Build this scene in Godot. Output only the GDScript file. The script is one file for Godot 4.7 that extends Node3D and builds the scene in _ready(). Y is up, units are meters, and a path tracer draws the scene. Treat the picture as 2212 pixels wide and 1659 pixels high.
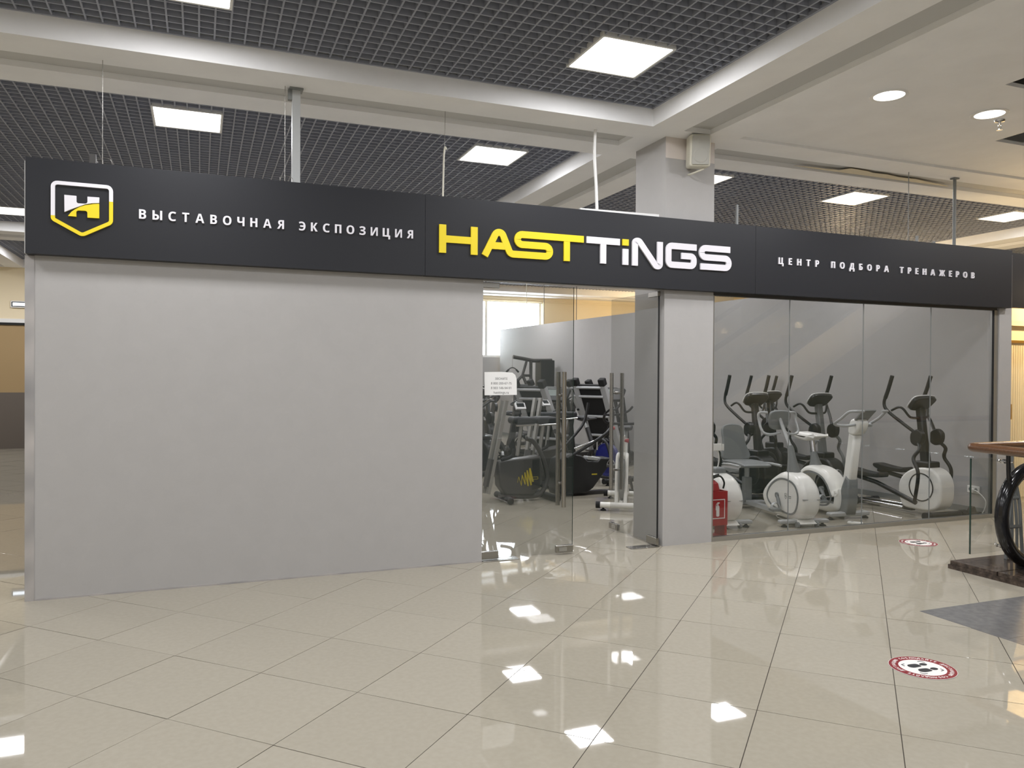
extends Node3D
# Showroom front in a mall. x runs along the shop front to the right, z comes out of the shop towards the camera, y is up.
# x = 0 is where the drywall meets the glass door; z = 0 is the plane of the shop front.

var M := {}
var used := {}
var rng := RandomNumberGenerator.new()

# ---------------------------------------------------------------- mesh builder
class MB:
	var v := PackedVector3Array()
	var n := PackedVector3Array()
	var ix := PackedInt32Array()

	func tri(a: Vector3, b: Vector3, c: Vector3, na: Vector3, nb: Vector3, nc: Vector3) -> void:
		var k := v.size()
		v.append(a); v.append(b); v.append(c)
		n.append(na); n.append(nb); n.append(nc)
		if (b - a).cross(c - a).dot(na + nb + nc) > 0.0:
			ix.append(k); ix.append(k + 2); ix.append(k + 1)
		else:
			ix.append(k); ix.append(k + 1); ix.append(k + 2)

	func quad(a: Vector3, b: Vector3, c: Vector3, d: Vector3, na: Vector3, nb: Vector3, nc: Vector3, nd: Vector3) -> void:
		tri(a, b, c, na, nb, nc)
		tri(a, c, d, na, nc, nd)

	func face(a: Vector3, b: Vector3, c: Vector3, d: Vector3, nn: Vector3) -> void:
		quad(a, b, c, d, nn, nn, nn, nn)

	# box between two corners
	func bx(lo: Vector3, hi: Vector3) -> void:
		tbox(Transform3D(Basis(), (lo + hi) / 2.0), hi - lo)

	func tbox(t: Transform3D, s: Vector3) -> void:
		var h := s / 2.0
		for ax in 3:
			for sg in [-1.0, 1.0]:
				var nn := Vector3.ZERO
				nn[ax] = sg
				var u := Vector3.ZERO
				u[(ax + 1) % 3] = h[(ax + 1) % 3]
				var w := Vector3.ZERO
				w[(ax + 2) % 3] = h[(ax + 2) % 3]
				var c := Vector3.ZERO
				c[ax] = sg * h[ax]
				face(t * (c - u - w), t * (c + u - w), t * (c + u + w), t * (c - u + w), (t.basis * nn).normalized())

	# box with rounded long edges: a rounded rectangle in x/y, extruded along z
	func rbox(t: Transform3D, s: Vector3, r: float) -> void:
		var p := rrect(s.x, s.y, r, 4)
		extr(p, -s.z / 2.0, s.z / 2.0, minf(r * 0.8, s.z * 0.45), t, 2)

	static func rrect(w: float, h: float, r: float, k := 4) -> PackedVector2Array:
		var p := PackedVector2Array()
		r = minf(r, minf(w, h) * 0.499)
		for q in 4:
			var cx := (w / 2.0 - r) * (1.0 if q in [0, 3] else -1.0)
			var cy := (h / 2.0 - r) * (1.0 if q < 2 else -1.0)
			for i in k + 1:
				var a := PI / 2.0 * (q + float(i) / k)
				p.append(Vector2(cx + r * cos(a), cy + r * sin(a)))
		return p

	static func circle(cx: float, cy: float, r: float, k := 32, ry := -1.0) -> PackedVector2Array:
		var p := PackedVector2Array()
		for i in k:
			var a := TAU * i / k
			p.append(Vector2(cx + r * cos(a), cy + (r if ry < 0.0 else ry) * sin(a)))
		return p

	# smooth closed outline through points
	static func blob(pts: Array, k := 6) -> PackedVector2Array:
		var p := PackedVector2Array()
		var m := pts.size()
		for i in m:
			var a: Vector2 = pts[(i - 1 + m) % m]
			var b: Vector2 = pts[i]
			var c: Vector2 = pts[(i + 1) % m]
			var d: Vector2 = pts[(i + 2) % m]
			for j in k:
				p.append(b.cubic_interpolate(c, a, d, float(j) / k))
		return p

	static func normals2(p: PackedVector2Array) -> PackedVector2Array:
		var area := 0.0
		var m := p.size()
		for i in m:
			area += p[i].cross(p[(i + 1) % m])
		var sg := 1.0 if area > 0.0 else -1.0
		var o := PackedVector2Array()
		for i in m:
			var e1 := (p[i] - p[(i - 1 + m) % m]).normalized()
			var e2 := (p[(i + 1) % m] - p[i]).normalized()
			var n1 := Vector2(e1.y, -e1.x) * sg
			var n2 := Vector2(e2.y, -e2.x) * sg
			var b := (n1 + n2)
			b = b.normalized() if b.length() > 0.01 else n1
			o.append(b / maxf(0.5, b.dot(n1)))
		return o

	# polygon (u, v) pushed along w from w0 to w1, edges rounded by bev; t maps (u, v, w) to the part's space
	func extr(p: PackedVector2Array, w0: float, w1: float, bev := 0.0, t := Transform3D(), steps := 2, sharp := 0.7) -> void:
		var m := p.size()
		var nn := normals2(p)
		var rings := []
		if bev > 0.0:
			for i in steps + 1:
				var a := PI / 2.0 * i / steps
				rings.append([bev * (1.0 - sin(a)), w0 + bev * (1.0 - cos(a)), -cos(a), sin(a)])
			for i in steps + 1:
				var a := PI / 2.0 * (1.0 - float(i) / steps)
				rings.append([bev * (1.0 - sin(a)), w1 - bev * (1.0 - cos(a)), cos(a), sin(a)])
		else:
			rings = [[0.0, w0, 0.0, 1.0], [0.0, w1, 0.0, 1.0]]
		for r in rings.size() - 1:
			var A: Array = rings[r]
			var B: Array = rings[r + 1]
			for i in m:
				var j := (i + 1) % m
				var e := (p[j] - p[i]).normalized()
				var en := Vector2(e.y, -e.x)
				if en.dot(nn[i]) < 0.0:
					en = -en
				var ni := nn[i].normalized()
				var nj := nn[j].normalized()
				if ni.dot(en) < sharp or nj.dot(en) < sharp:
					ni = en
					nj = en
				var qa: Vector2 = p[i] - nn[i] * A[0]
				var qb: Vector2 = p[j] - nn[j] * A[0]
				var qc: Vector2 = p[j] - nn[j] * B[0]
				var qd: Vector2 = p[i] - nn[i] * B[0]
				quad(t * Vector3(qa.x, qa.y, A[1]), t * Vector3(qb.x, qb.y, A[1]), t * Vector3(qc.x, qc.y, B[1]), t * Vector3(qd.x, qd.y, B[1]),
					_n(t, ni, A), _n(t, nj, A), _n(t, nj, B), _n(t, ni, B))
		for side in 2:
			var R: Array = rings[0] if side == 0 else rings[-1]
			var q := PackedVector2Array()
			for i in m:
				q.append(p[i] - nn[i] * R[0])
			var big := PackedVector2Array()
			for pt in q:
				big.append(pt * 200.0)
			var idx := Geometry2D.triangulate_polygon(big)
			var cn := (t.basis * Vector3(0, 0, -1.0 if side == 0 else 1.0)).normalized()
			for i in range(0, idx.size(), 3):
				tri(t * Vector3(q[idx[i]].x, q[idx[i]].y, R[1]), t * Vector3(q[idx[i + 1]].x, q[idx[i + 1]].y, R[1]), t * Vector3(q[idx[i + 2]].x, q[idx[i + 2]].y, R[1]), cn, cn, cn)

	func _n(t: Transform3D, a: Vector2, R: Array) -> Vector3:
		return (t.basis * Vector3(a.x * R[3], a.y * R[3], R[2])).normalized()

	# flat-sided ring between two outlines of as many points
	func ring(o: PackedVector2Array, i_: PackedVector2Array, w0: float, w1: float, t := Transform3D()) -> void:
		var m := o.size()
		for k in m:
			var j := (k + 1) % m
			var a := t * Vector3(o[k].x, o[k].y, w1)
			var b := t * Vector3(o[j].x, o[j].y, w1)
			var c := t * Vector3(i_[j].x, i_[j].y, w1)
			var d := t * Vector3(i_[k].x, i_[k].y, w1)
			var dw := t.basis * Vector3(0, 0, w0 - w1)
			var up := -dw.normalized()
			face(a, b, c, d, up)
			face(a + dw, b + dw, c + dw, d + dw, -up)
			var mid := (a + b) / 2.0 - (c + d) / 2.0
			face(a, b, b + dw, a + dw, mid.normalized())
			face(c, d, d + dw, c + dw, -mid.normalized())

	static func fillet(pts: Array, r: float, closed := false, k := 5) -> Array:
		var o := []
		var m := pts.size()
		for i in m:
			if not closed and (i == 0 or i == m - 1):
				o.append(pts[i])
				continue
			var p: Vector2 = pts[i]
			var a: Vector2 = pts[(i - 1 + m) % m]
			var b: Vector2 = pts[(i + 1) % m]
			var da := (a - p).normalized()
			var db := (b - p).normalized()
			var ang := acos(clampf(da.dot(db), -1, 1))
			var cut := minf(r / tan(ang / 2.0), minf((a - p).length(), (b - p).length()) * 0.499)
			var rr := cut * tan(ang / 2.0)
			var c := p + (da + db).normalized() * (rr / sin(ang / 2.0))
			var s := p + da * cut - c
			var e := p + db * cut - c
			var turn := s.angle_to(e)
			for j in k + 1:
				o.append(c + s.rotated(turn * j / k))
		return o

	# thick polyline in a plane, pushed along w
	func stroke(pts: Array, wd: float, w0: float, w1: float, t := Transform3D(), closed := false) -> void:
		var m := pts.size()
		var L := PackedVector2Array()
		var R := PackedVector2Array()
		for i in m:
			var p: Vector2 = pts[i]
			var a: Vector2 = pts[i - 1] if i > 0 else (pts[m - 1] if closed else p)
			var b: Vector2 = pts[i + 1] if i < m - 1 else (pts[0] if closed else p)
			var d1 := (p - a).normalized() if a != p else (b - p).normalized()
			var d2 := (b - p).normalized() if b != p else d1
			var n1 := Vector2(-d1.y, d1.x)
			var n2 := Vector2(-d2.y, d2.x)
			var nn := (n1 + n2).normalized()
			nn /= maxf(0.4, nn.dot(n1))
			L.append(p + nn * wd / 2.0)
			R.append(p - nn * wd / 2.0)
		var cnt := m if closed else m - 1
		for i in cnt:
			var j := (i + 1) % m
			var dw := t.basis * Vector3(0, 0, w0 - w1)
			var up := -dw.normalized()
			var a := t * Vector3(L[i].x, L[i].y, w1)
			var b := t * Vector3(L[j].x, L[j].y, w1)
			var c := t * Vector3(R[j].x, R[j].y, w1)
			var d := t * Vector3(R[i].x, R[i].y, w1)
			face(a, b, c, d, up)
			face(a + dw, b + dw, c + dw, d + dw, -up)
			var side := ((a - d) + (b - c)).normalized()
			face(a, b, b + dw, a + dw, side)
			face(d, c, c + dw, d + dw, -side)
			if not closed and i == 0:
				face(a, d, d + dw, a + dw, (a - b).normalized())
			if not closed and i == cnt - 1:
				face(b, c, c + dw, b + dw, (b - a).normalized())

	# round bar through points; r is one radius or one per point; flat squeezes the section sideways
	func tube(pts: Array, r, seg := 8, closed := false, caps := true) -> void:
		var m := pts.size()
		var rings := []
		var up := Vector3.UP
		var T0: Vector3 = (pts[1] - pts[0]).normalized()
		if absf(T0.dot(up)) > 0.95:
			up = Vector3.RIGHT
		var side := T0.cross(up).normalized()
		for i in m:
			var a: Vector3 = pts[i - 1] if i > 0 else (pts[m - 1] if closed else pts[0])
			var b: Vector3 = pts[i + 1] if i < m - 1 else (pts[0] if closed else pts[m - 1])
			var T := (b - a).normalized()
			side = (side - T * side.dot(T)).normalized()
			var bn := T.cross(side)
			var rad: float = r[i] if r is Array else r
			var rg := []
			for k in seg:
				var an := TAU * k / seg
				var d := side * cos(an) + bn * sin(an)
				rg.append([pts[i] + d * rad, d])
			rings.append(rg)
		var cnt := m if closed else m - 1
		for i in cnt:
			var A: Array = rings[i]
			var B: Array = rings[(i + 1) % m]
			for k in seg:
				var j := (k + 1) % seg
				quad(A[k][0], A[j][0], B[j][0], B[k][0], A[k][1], A[j][1], B[j][1], B[k][1])
		if caps and not closed:
			for e in [0, m - 1]:
				var nn: Vector3 = (pts[0] - pts[1]).normalized() if e == 0 else (pts[m - 1] - pts[m - 2]).normalized()
				var R: Array = rings[e]
				for k in range(1, seg - 1):
					tri(R[0][0], R[k][0], R[k + 1][0], nn, nn, nn)

	# profile of (radius, height) turned about the y axis of t
	func lathe(prof: Array, seg := 20, t := Transform3D()) -> void:
		for i in prof.size() - 1:
			var a: Vector2 = prof[i]
			var b: Vector2 = prof[i + 1]
			var d := b - a
			var nn := Vector2(d.y, -d.x).normalized()
			for k in seg:
				var t0 := TAU * k / seg
				var t1 := TAU * (k + 1) / seg
				var c0 := Vector3(cos(t0), 0, sin(t0))
				var c1 := Vector3(cos(t1), 0, sin(t1))
				var n0 := (t.basis * (c0 * nn.x + Vector3.UP * nn.y)).normalized()
				var n1 := (t.basis * (c1 * nn.x + Vector3.UP * nn.y)).normalized()
				quad(t * (c0 * a.x + Vector3.UP * a.y), t * (c1 * a.x + Vector3.UP * a.y), t * (c1 * b.x + Vector3.UP * b.y), t * (c0 * b.x + Vector3.UP * b.y), n0, n1, n1, n0)

	func ball(c: Vector3, r: float, seg := 10) -> void:
		var pr := []
		for i in seg / 2 + 1:
			var a := -PI / 2.0 + PI * i / (seg / 2)
			pr.append(Vector2(r * cos(a), r * sin(a)))
		lathe(pr, seg, Transform3D(Basis(), c))

	func mesh() -> ArrayMesh:
		var a := []
		a.resize(Mesh.ARRAY_MAX)
		a[Mesh.ARRAY_VERTEX] = v
		a[Mesh.ARRAY_NORMAL] = n
		a[Mesh.ARRAY_INDEX] = ix
		var m := ArrayMesh.new()
		m.add_surface_from_arrays(Mesh.PRIMITIVE_TRIANGLES, a)
		return m

# side view: (forward, up) drawn in the plane of a machine, pushed sideways; machines face +z
const SIDE := Transform3D(Vector3(0, 0, 1), Vector3(0, 1, 0), Vector3(1, 0, 0), Vector3.ZERO)

# smooth curve through points
func curve(pts: Array, k := 6) -> Array:
	var o := []
	for i in pts.size() - 1:
		var a: Vector3 = pts[maxi(i - 1, 0)]
		var b: Vector3 = pts[i]
		var c: Vector3 = pts[i + 1]
		var d: Vector3 = pts[mini(i + 2, pts.size() - 1)]
		for j in k:
			o.append(b.cubic_interpolate(c, a, d, float(j) / k))
	o.append(pts[-1])
	return o

# ---------------------------------------------------------------- scene helpers
func numbered(called: String) -> String:
	if not used.has(called):
		used[called] = 0
		return called
	used[called] += 1
	return "%s_%03d" % [called, used[called]]

func tag(o: Node, label := "", category := "", group := "", kind := "") -> void:
	if label: o.set_meta("label", label)
	if category: o.set_meta("category", category)
	if group: o.set_meta("group", group)
	if kind: o.set_meta("kind", kind)

func thing(called: String, label: String, category: String, at := Vector3.ZERO, turn := 0.0, group := "") -> Node3D:
	var o := Node3D.new()
	o.name = numbered(called)
	add_child(o)
	o.position = at
	o.rotation.y = turn
	tag(o, label, category, group)
	return o

func struct(called: String, label: String) -> Node3D:
	var o := Node3D.new()
	o.name = called
	add_child(o)
	tag(o, label, called.get_slice("_", 0), "", "structure")
	return o

func put(called: String, mb: MB, m: Material, parent: Node) -> MeshInstance3D:
	return put_mesh(called, mb.mesh(), m, parent)

func put_mesh(called: String, me: Mesh, m: Material, parent: Node) -> MeshInstance3D:
	var o := MeshInstance3D.new()
	o.name = called
	o.mesh = me
	o.material_override = m
	parent.add_child(o, true)
	return o

func box(called: String, lo: Vector3, hi: Vector3, m: Material, parent: Node) -> MeshInstance3D:
	var b := MB.new()
	b.bx(lo, hi)
	return put(called, b, m, parent)

func copy(o: Node3D, at: Vector3, turn: float, label: String, group := "") -> Node3D:
	var c: Node3D = o.duplicate()
	c.name = numbered(String(o.name).rstrip("0123456789").trim_suffix("_"))
	add_child(c)
	c.position = at
	c.rotation.y = turn
	c.set_meta("label", label)
	if group: c.set_meta("group", group)
	return c

func mat(called: String, c: Color, rough := 0.5, metal := 0.0, spec := 0.5) -> StandardMaterial3D:
	var m := StandardMaterial3D.new()
	m.resource_name = called
	m.albedo_color = c
	m.roughness = rough
	m.metallic = metal
	m.metallic_specular = spec
	M[called] = m
	return m

func rgb(r: int, g: int, b: int) -> Color:
	return Color(r / 255.0, g / 255.0, b / 255.0)

# mottled colour between two tones
func mottle(m: StandardMaterial3D, a: Color, b: Color, freq: float, size: float, seed_: int, oct := 4) -> void:
	var ns := FastNoiseLite.new()
	ns.seed = seed_
	ns.noise_type = FastNoiseLite.TYPE_SIMPLEX_SMOOTH
	ns.frequency = freq
	ns.fractal_octaves = oct
	var t := NoiseTexture2D.new()
	t.width = 512
	t.height = 512
	t.seamless = true
	t.noise = ns
	var g := Gradient.new()
	g.set_color(0, a)
	g.set_color(1, b)
	t.color_ramp = g
	m.albedo_color = Color.WHITE
	m.albedo_texture = t
	m.uv1_triplanar = true
	m.uv1_world_triplanar = true
	m.uv1_scale = Vector3.ONE / size

func relief(m: StandardMaterial3D, freq: float, cm: float, seed_: int) -> void:
	var ns := FastNoiseLite.new()
	ns.seed = seed_
	ns.frequency = freq
	var t := NoiseTexture2D.new()
	t.width = 256
	t.height = 256
	t.seamless = true
	t.noise = ns
	m.heightmap_enabled = true
	m.heightmap_scale = cm
	m.heightmap_texture = t

func glow(called: String, c: Color, e: float) -> StandardMaterial3D:
	var m := mat(called, c, 0.6)
	m.emission_enabled = true
	m.emission = c
	m.emission_energy_multiplier = e
	return m

func glass(called: String, c: Color, a: float) -> StandardMaterial3D:
	var m := mat(called, Color(c.r, c.g, c.b, a), 0.02)
	m.transparency = BaseMaterial3D.TRANSPARENCY_ALPHA
	return m

func area(parent: Node, at: Vector3, size: Vector2, energy: float, c: Color) -> void:
	var l := AreaLight3D.new()
	l.name = "lamp_light"
	l.area_size = size
	l.light_energy = energy
	l.light_color = c
	l.shadow_enabled = true
	l.area_range = 40.0
	parent.add_child(l, true)
	l.position = at
	l.rotation_degrees.x = -90.0

# ---------------------------------------------------------------- the scene
const CAM := Vector3(-2.1774, 1.5384, 6.1156)
const SOFFIT := 3.74      # underside of the plaster beams
const GRID := 3.895       # underside of the cell grid
const NEUTRAL := Color(0.985, 0.985, 1.0)
const WARM := Color(1.0, 0.88, 0.69)

func _ready() -> void:
	rng.seed = 7
	setup_camera_and_light()
	materials()
	build_floor()
	build_walls()
	build_ceiling()
	ceiling_lamps()
	shop_front()
	sign_board()
	hangers_and_speaker()
	railing()
	escalator()
	floor_stickers()
	window_machines()
	door_machines()
	small_things()

func setup_camera_and_light() -> void:
	var c := Camera3D.new()
	c.name = "camera"
	add_child(c)
	c.position = CAM
	c.rotation_order = EULER_ORDER_YXZ
	c.rotation_degrees = Vector3(-0.4984, -21.7446, 0.3514)
	c.fov = 52.34
	c.near = 0.05
	c.far = 200.0
	c.current = true
	var w := WorldEnvironment.new()
	w.name = "environment"
	var e := Environment.new()
	e.background_mode = Environment.BG_COLOR
	e.background_color = Color(0.93, 0.97, 1.0)     # overcast daylight outside the far window
	e.background_energy_multiplier = 22.0
	e.tonemap_mode = Environment.TONE_MAPPER_LINEAR
	e.tonemap_exposure = 1.0
	e.sdfgi_enabled = true
	e.ssao_enabled = true
	e.ssil_enabled = true
	w.environment = e
	add_child(w)

func materials() -> void:
	var m := mat("grey wall paint", rgb(170, 170, 172), 0.7)
	mottle(m, rgb(171, 169, 167), rgb(174, 172, 170), 0.02, 2.3, 3)
	pass
	m = mat("white ceiling paint", rgb(214, 211, 205), 0.8)
	mottle(m, rgb(233, 233, 233), rgb(240, 240, 240), 0.012, 3.1, 4)
	mat("cream paint", rgb(226, 212, 182), 0.75)
	mat("slot lining", rgb(196, 195, 191), 0.6)
	mat("pinkish paint", rgb(214, 205, 198), 0.75)
	mat("tan paint", rgb(158, 134, 96), 0.75)
	m = mat("brown wainscot", rgb(98, 90, 83), 0.6)
	mat("grid metal", rgb(150, 154, 166), 0.55)
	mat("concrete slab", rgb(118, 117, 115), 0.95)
	m = mat("grout", rgb(66, 60, 52), 0.9)
	for k in 4:
		m = mat("tile %d" % k, Color.WHITE, 0.025)
		var d := Color(0.012, 0.012, 0.012) * float(k - 1.5) * 0.35
		mottle(m, rgb(161, 155, 140) + d, rgb(168, 162, 147) + d, 0.06, 1.3, 20 + k, 5)
	m = mat("dark grey stone", rgb(112, 112, 116), 0.16)
	mottle(m, rgb(104, 103, 103), rgb(120, 119, 118), 0.03, 1.1, 31, 5)
	m = mat("brown marble", rgb(62, 52, 46), 0.12)
	mottle(m, rgb(38, 31, 27), rgb(104, 90, 80), 0.02, 0.6, 33, 6)
	m = mat("galvanised strip", rgb(150, 148, 146), 0.4, 0.1)
	mottle(m, rgb(142, 141, 141), rgb(188, 183, 179), 0.008, 1.6, 35, 2)
	mat("aluminium", rgb(172, 171, 166), 0.35, 0.8)
	mat("brushed steel", rgb(160, 158, 153), 0.24, 1.0)
	mat("chrome", rgb(215, 215, 215), 0.1, 1.0)
	mat("white enamel", rgb(226, 226, 224), 0.35)
	m = mat("sign panel", rgb(37, 38, 42), 0.45, 0.0, 0.4)
	mat("letter white", rgb(232, 230, 236), 0.5)
	mat("letter yellow", rgb(238, 214, 30), 0.5)
	mat("letter edge", rgb(40, 40, 44), 0.6)
	glass("shop glass", rgb(44, 58, 52), 0.14)
	glass("rail glass", rgb(110, 140, 128), 0.04)
	mat("glass edge", rgb(40, 62, 54), 0.1)
	mat("paper", rgb(236, 236, 234), 0.8)
	mat("ink", rgb(40, 40, 42), 0.8)
	mat("red", rgb(168, 24, 32), 0.35)
	mat("sticker red", rgb(126, 20, 32), 0.4)
	mat("sticker white", rgb(232, 230, 226), 0.4)
	mat("bike white", rgb(236, 235, 228), 0.28)
	mat("bike grey", rgb(124, 127, 126), 0.4)
	mat("bike silver grey", rgb(176, 178, 177), 0.35, 0.2)
	mat("machine black", rgb(20, 21, 22), 0.38)
	mat("rubber", rgb(15, 15, 16), 0.75)
	mat("machine charcoal", rgb(62, 60, 58), 0.45)
	mat("pad", rgb(36, 37, 40), 0.6)
	mat("screen", rgb(24, 28, 32), 0.12)
	mat("lcd", rgb(120, 130, 124), 0.2)
	mat("scribble yellow", rgb(190, 172, 40), 0.5)
	mat("blue plastic", rgb(18, 26, 104), 0.4)
	mat("treadmill silver", rgb(172, 173, 174), 0.4, 0.2)
	m = mat("hand rail wood", rgb(150, 92, 50), 0.3)
	mottle(m, rgb(74, 48, 27), rgb(108, 72, 42), 0.05, 0.5, 41, 4)
	m.clearcoat_enabled = true
	m.clearcoat = 0.6
	m.clearcoat_roughness = 0.1
	mat("black lacquer", rgb(20, 20, 22), 0.15)
	mat("speaker shell", rgb(214, 211, 196), 0.5)
	mat("speaker grille", rgb(178, 177, 170), 0.8)
	mat("gold", rgb(205, 160, 80), 0.3, 0.9)
	mat("fluted panel", rgb(232, 216, 176), 0.6)
	glow("panel light", Color(1.0, 0.99, 0.97), 5.0)
	glow("down light", Color(1.0, 0.99, 0.97), 5.0)
	glow("exit sign light", Color(0.92, 0.96, 1.0), 2.5)
	glow("warm light", Color(1.0, 0.82, 0.55), 5.0)

# ---------------------------------------------------------------- floor
const T0 := Vector3(-2.28926, 0, -0.23342)
const TC := Vector3(0.42048, 0, 0.42802)    # one tile along a row
const TR := Vector3(-0.42802, 0, 0.42048)   # one tile along a column

func on_floor(p: Vector3) -> bool:
	if p.x < -9.3 or p.x > 12.3 or p.z < -13.9 or p.z > 12.3:
		return false
	return not (p.x > 3.9 and p.z > 1.95 and p.x < 9.2 and p.z < 3.25)

func build_floor() -> void:
	var fl := struct("floor", "polished beige porcelain tile floor laid diagonally")
	var sub := MB.new()
	for r in [[-9.2, -13.8, 3.8, 12.2], [3.8, -13.8, 12.2, 1.9], [9.3, 1.9, 12.2, 12.2], [3.8, 3.25, 9.3, 12.2]]:
		sub.bx(Vector3(r[0], -0.2, r[1]), Vector3(r[2], -0.0022, r[3]))
	put("grout_bed", sub, M["grout"], fl)
	var shaft := MB.new()                   # the stair well behind the railing goes down a storey
	shaft.bx(Vector3(3.7, -4.2, 1.8), Vector3(9.4, -4.0, 3.35))
	shaft.bx(Vector3(3.7, -4.0, 1.8), Vector3(3.8, -0.1, 3.35))
	shaft.bx(Vector3(9.3, -4.0, 1.8), Vector3(9.4, -0.1, 3.35))
	shaft.bx(Vector3(3.8, -4.0, 1.8), Vector3(9.3, -0.1, 1.9))
	shaft.bx(Vector3(3.8, -4.0, 3.25), Vector3(9.3, -0.1, 3.35))
	put("stair_well", shaft, M["white ceiling paint"], fl)
	var tile := MB.new()
	tile.extr(MB.rrect(0.5963, 0.5963, 0.001, 1), -0.011, 0.0, 0.0006, Transform3D(Vector3(1, 0, 0), Vector3(0, 0, -1), Vector3(0, 1, 0), Vector3.ZERO), 1)
	var me := tile.mesh()
	var face_dir := Vector3(sin(deg_to_rad(21.74)), 0, -cos(deg_to_rad(21.74)))
	var right := Vector3(face_dir.z * -1.0, 0, face_dir.x)
	var spots := []
	for c in range(-40, 42):
		for r in range(-40, 42):
			var p := T0 + TC * (c + 0.5) + TR * (r + 0.5)
			if not on_floor(p):
				continue
			var d := p - CAM
			var depth := d.dot(face_dir)
			var seen := depth > 2.4 and absf(d.dot(right)) / depth < 0.7
			if p.z < -0.35 and (p.x < 0.3 or p.x > 6.2 or p.z < -3.5) and not (p.x < -3.4 and p.z > -4.0):
				seen = false
			spots.append([depth if seen else 1000.0 + depth, p])
	spots.sort_custom(func(a, b): return a[0] < b[0])
	var base := Basis(TC.normalized(), Vector3.UP, TR.normalized())
	var rest := [MB.new(), MB.new()]
	var n := 0
	for s in spots:
		var tilt := Basis.from_euler(Vector3(rng.randf_range(-1, 1) * 0.0016, 0, rng.randf_range(-1, 1) * 0.0016))
		var t := Transform3D(tilt * base, s[1])
		if s[0] < 1000.0 and n < 300:
			var o := put_mesh("tile", me, M["tile %d" % rng.randi_range(0, 3)], fl)
			o.transform = t
			n += 1
		else:
			var b: MB = rest[n % 2]
			n += 1
			var h := 0.2981
			b.face(t * Vector3(-h, 0, -h), t * Vector3(h, 0, -h), t * Vector3(h, 0, h), t * Vector3(-h, 0, h), t.basis.y)
	for k in 2:
		var o := put("far_tiles", rest[k], M["tile %d" % (k * 2)], fl)
		tag(o, "", "", "", "stuff")
	# grey stone inlay beside the stair well
	var g := MB.new()
	for k in 12:
		var z0 := 2.31 + k * 0.6
		for j in 2:
			var x0 := 2.265 + j * 0.6
			g.bx(Vector3(x0 + 0.001, -0.008, z0 + 0.001), Vector3(x0 + 0.599, 0.0015, z0 + 0.599))
	var inlay := struct("trim_1", "dark grey polished stone panel set in the beige floor beside the stair well")
	put("stone_panel", g, M["dark grey stone"], inlay)

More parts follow.
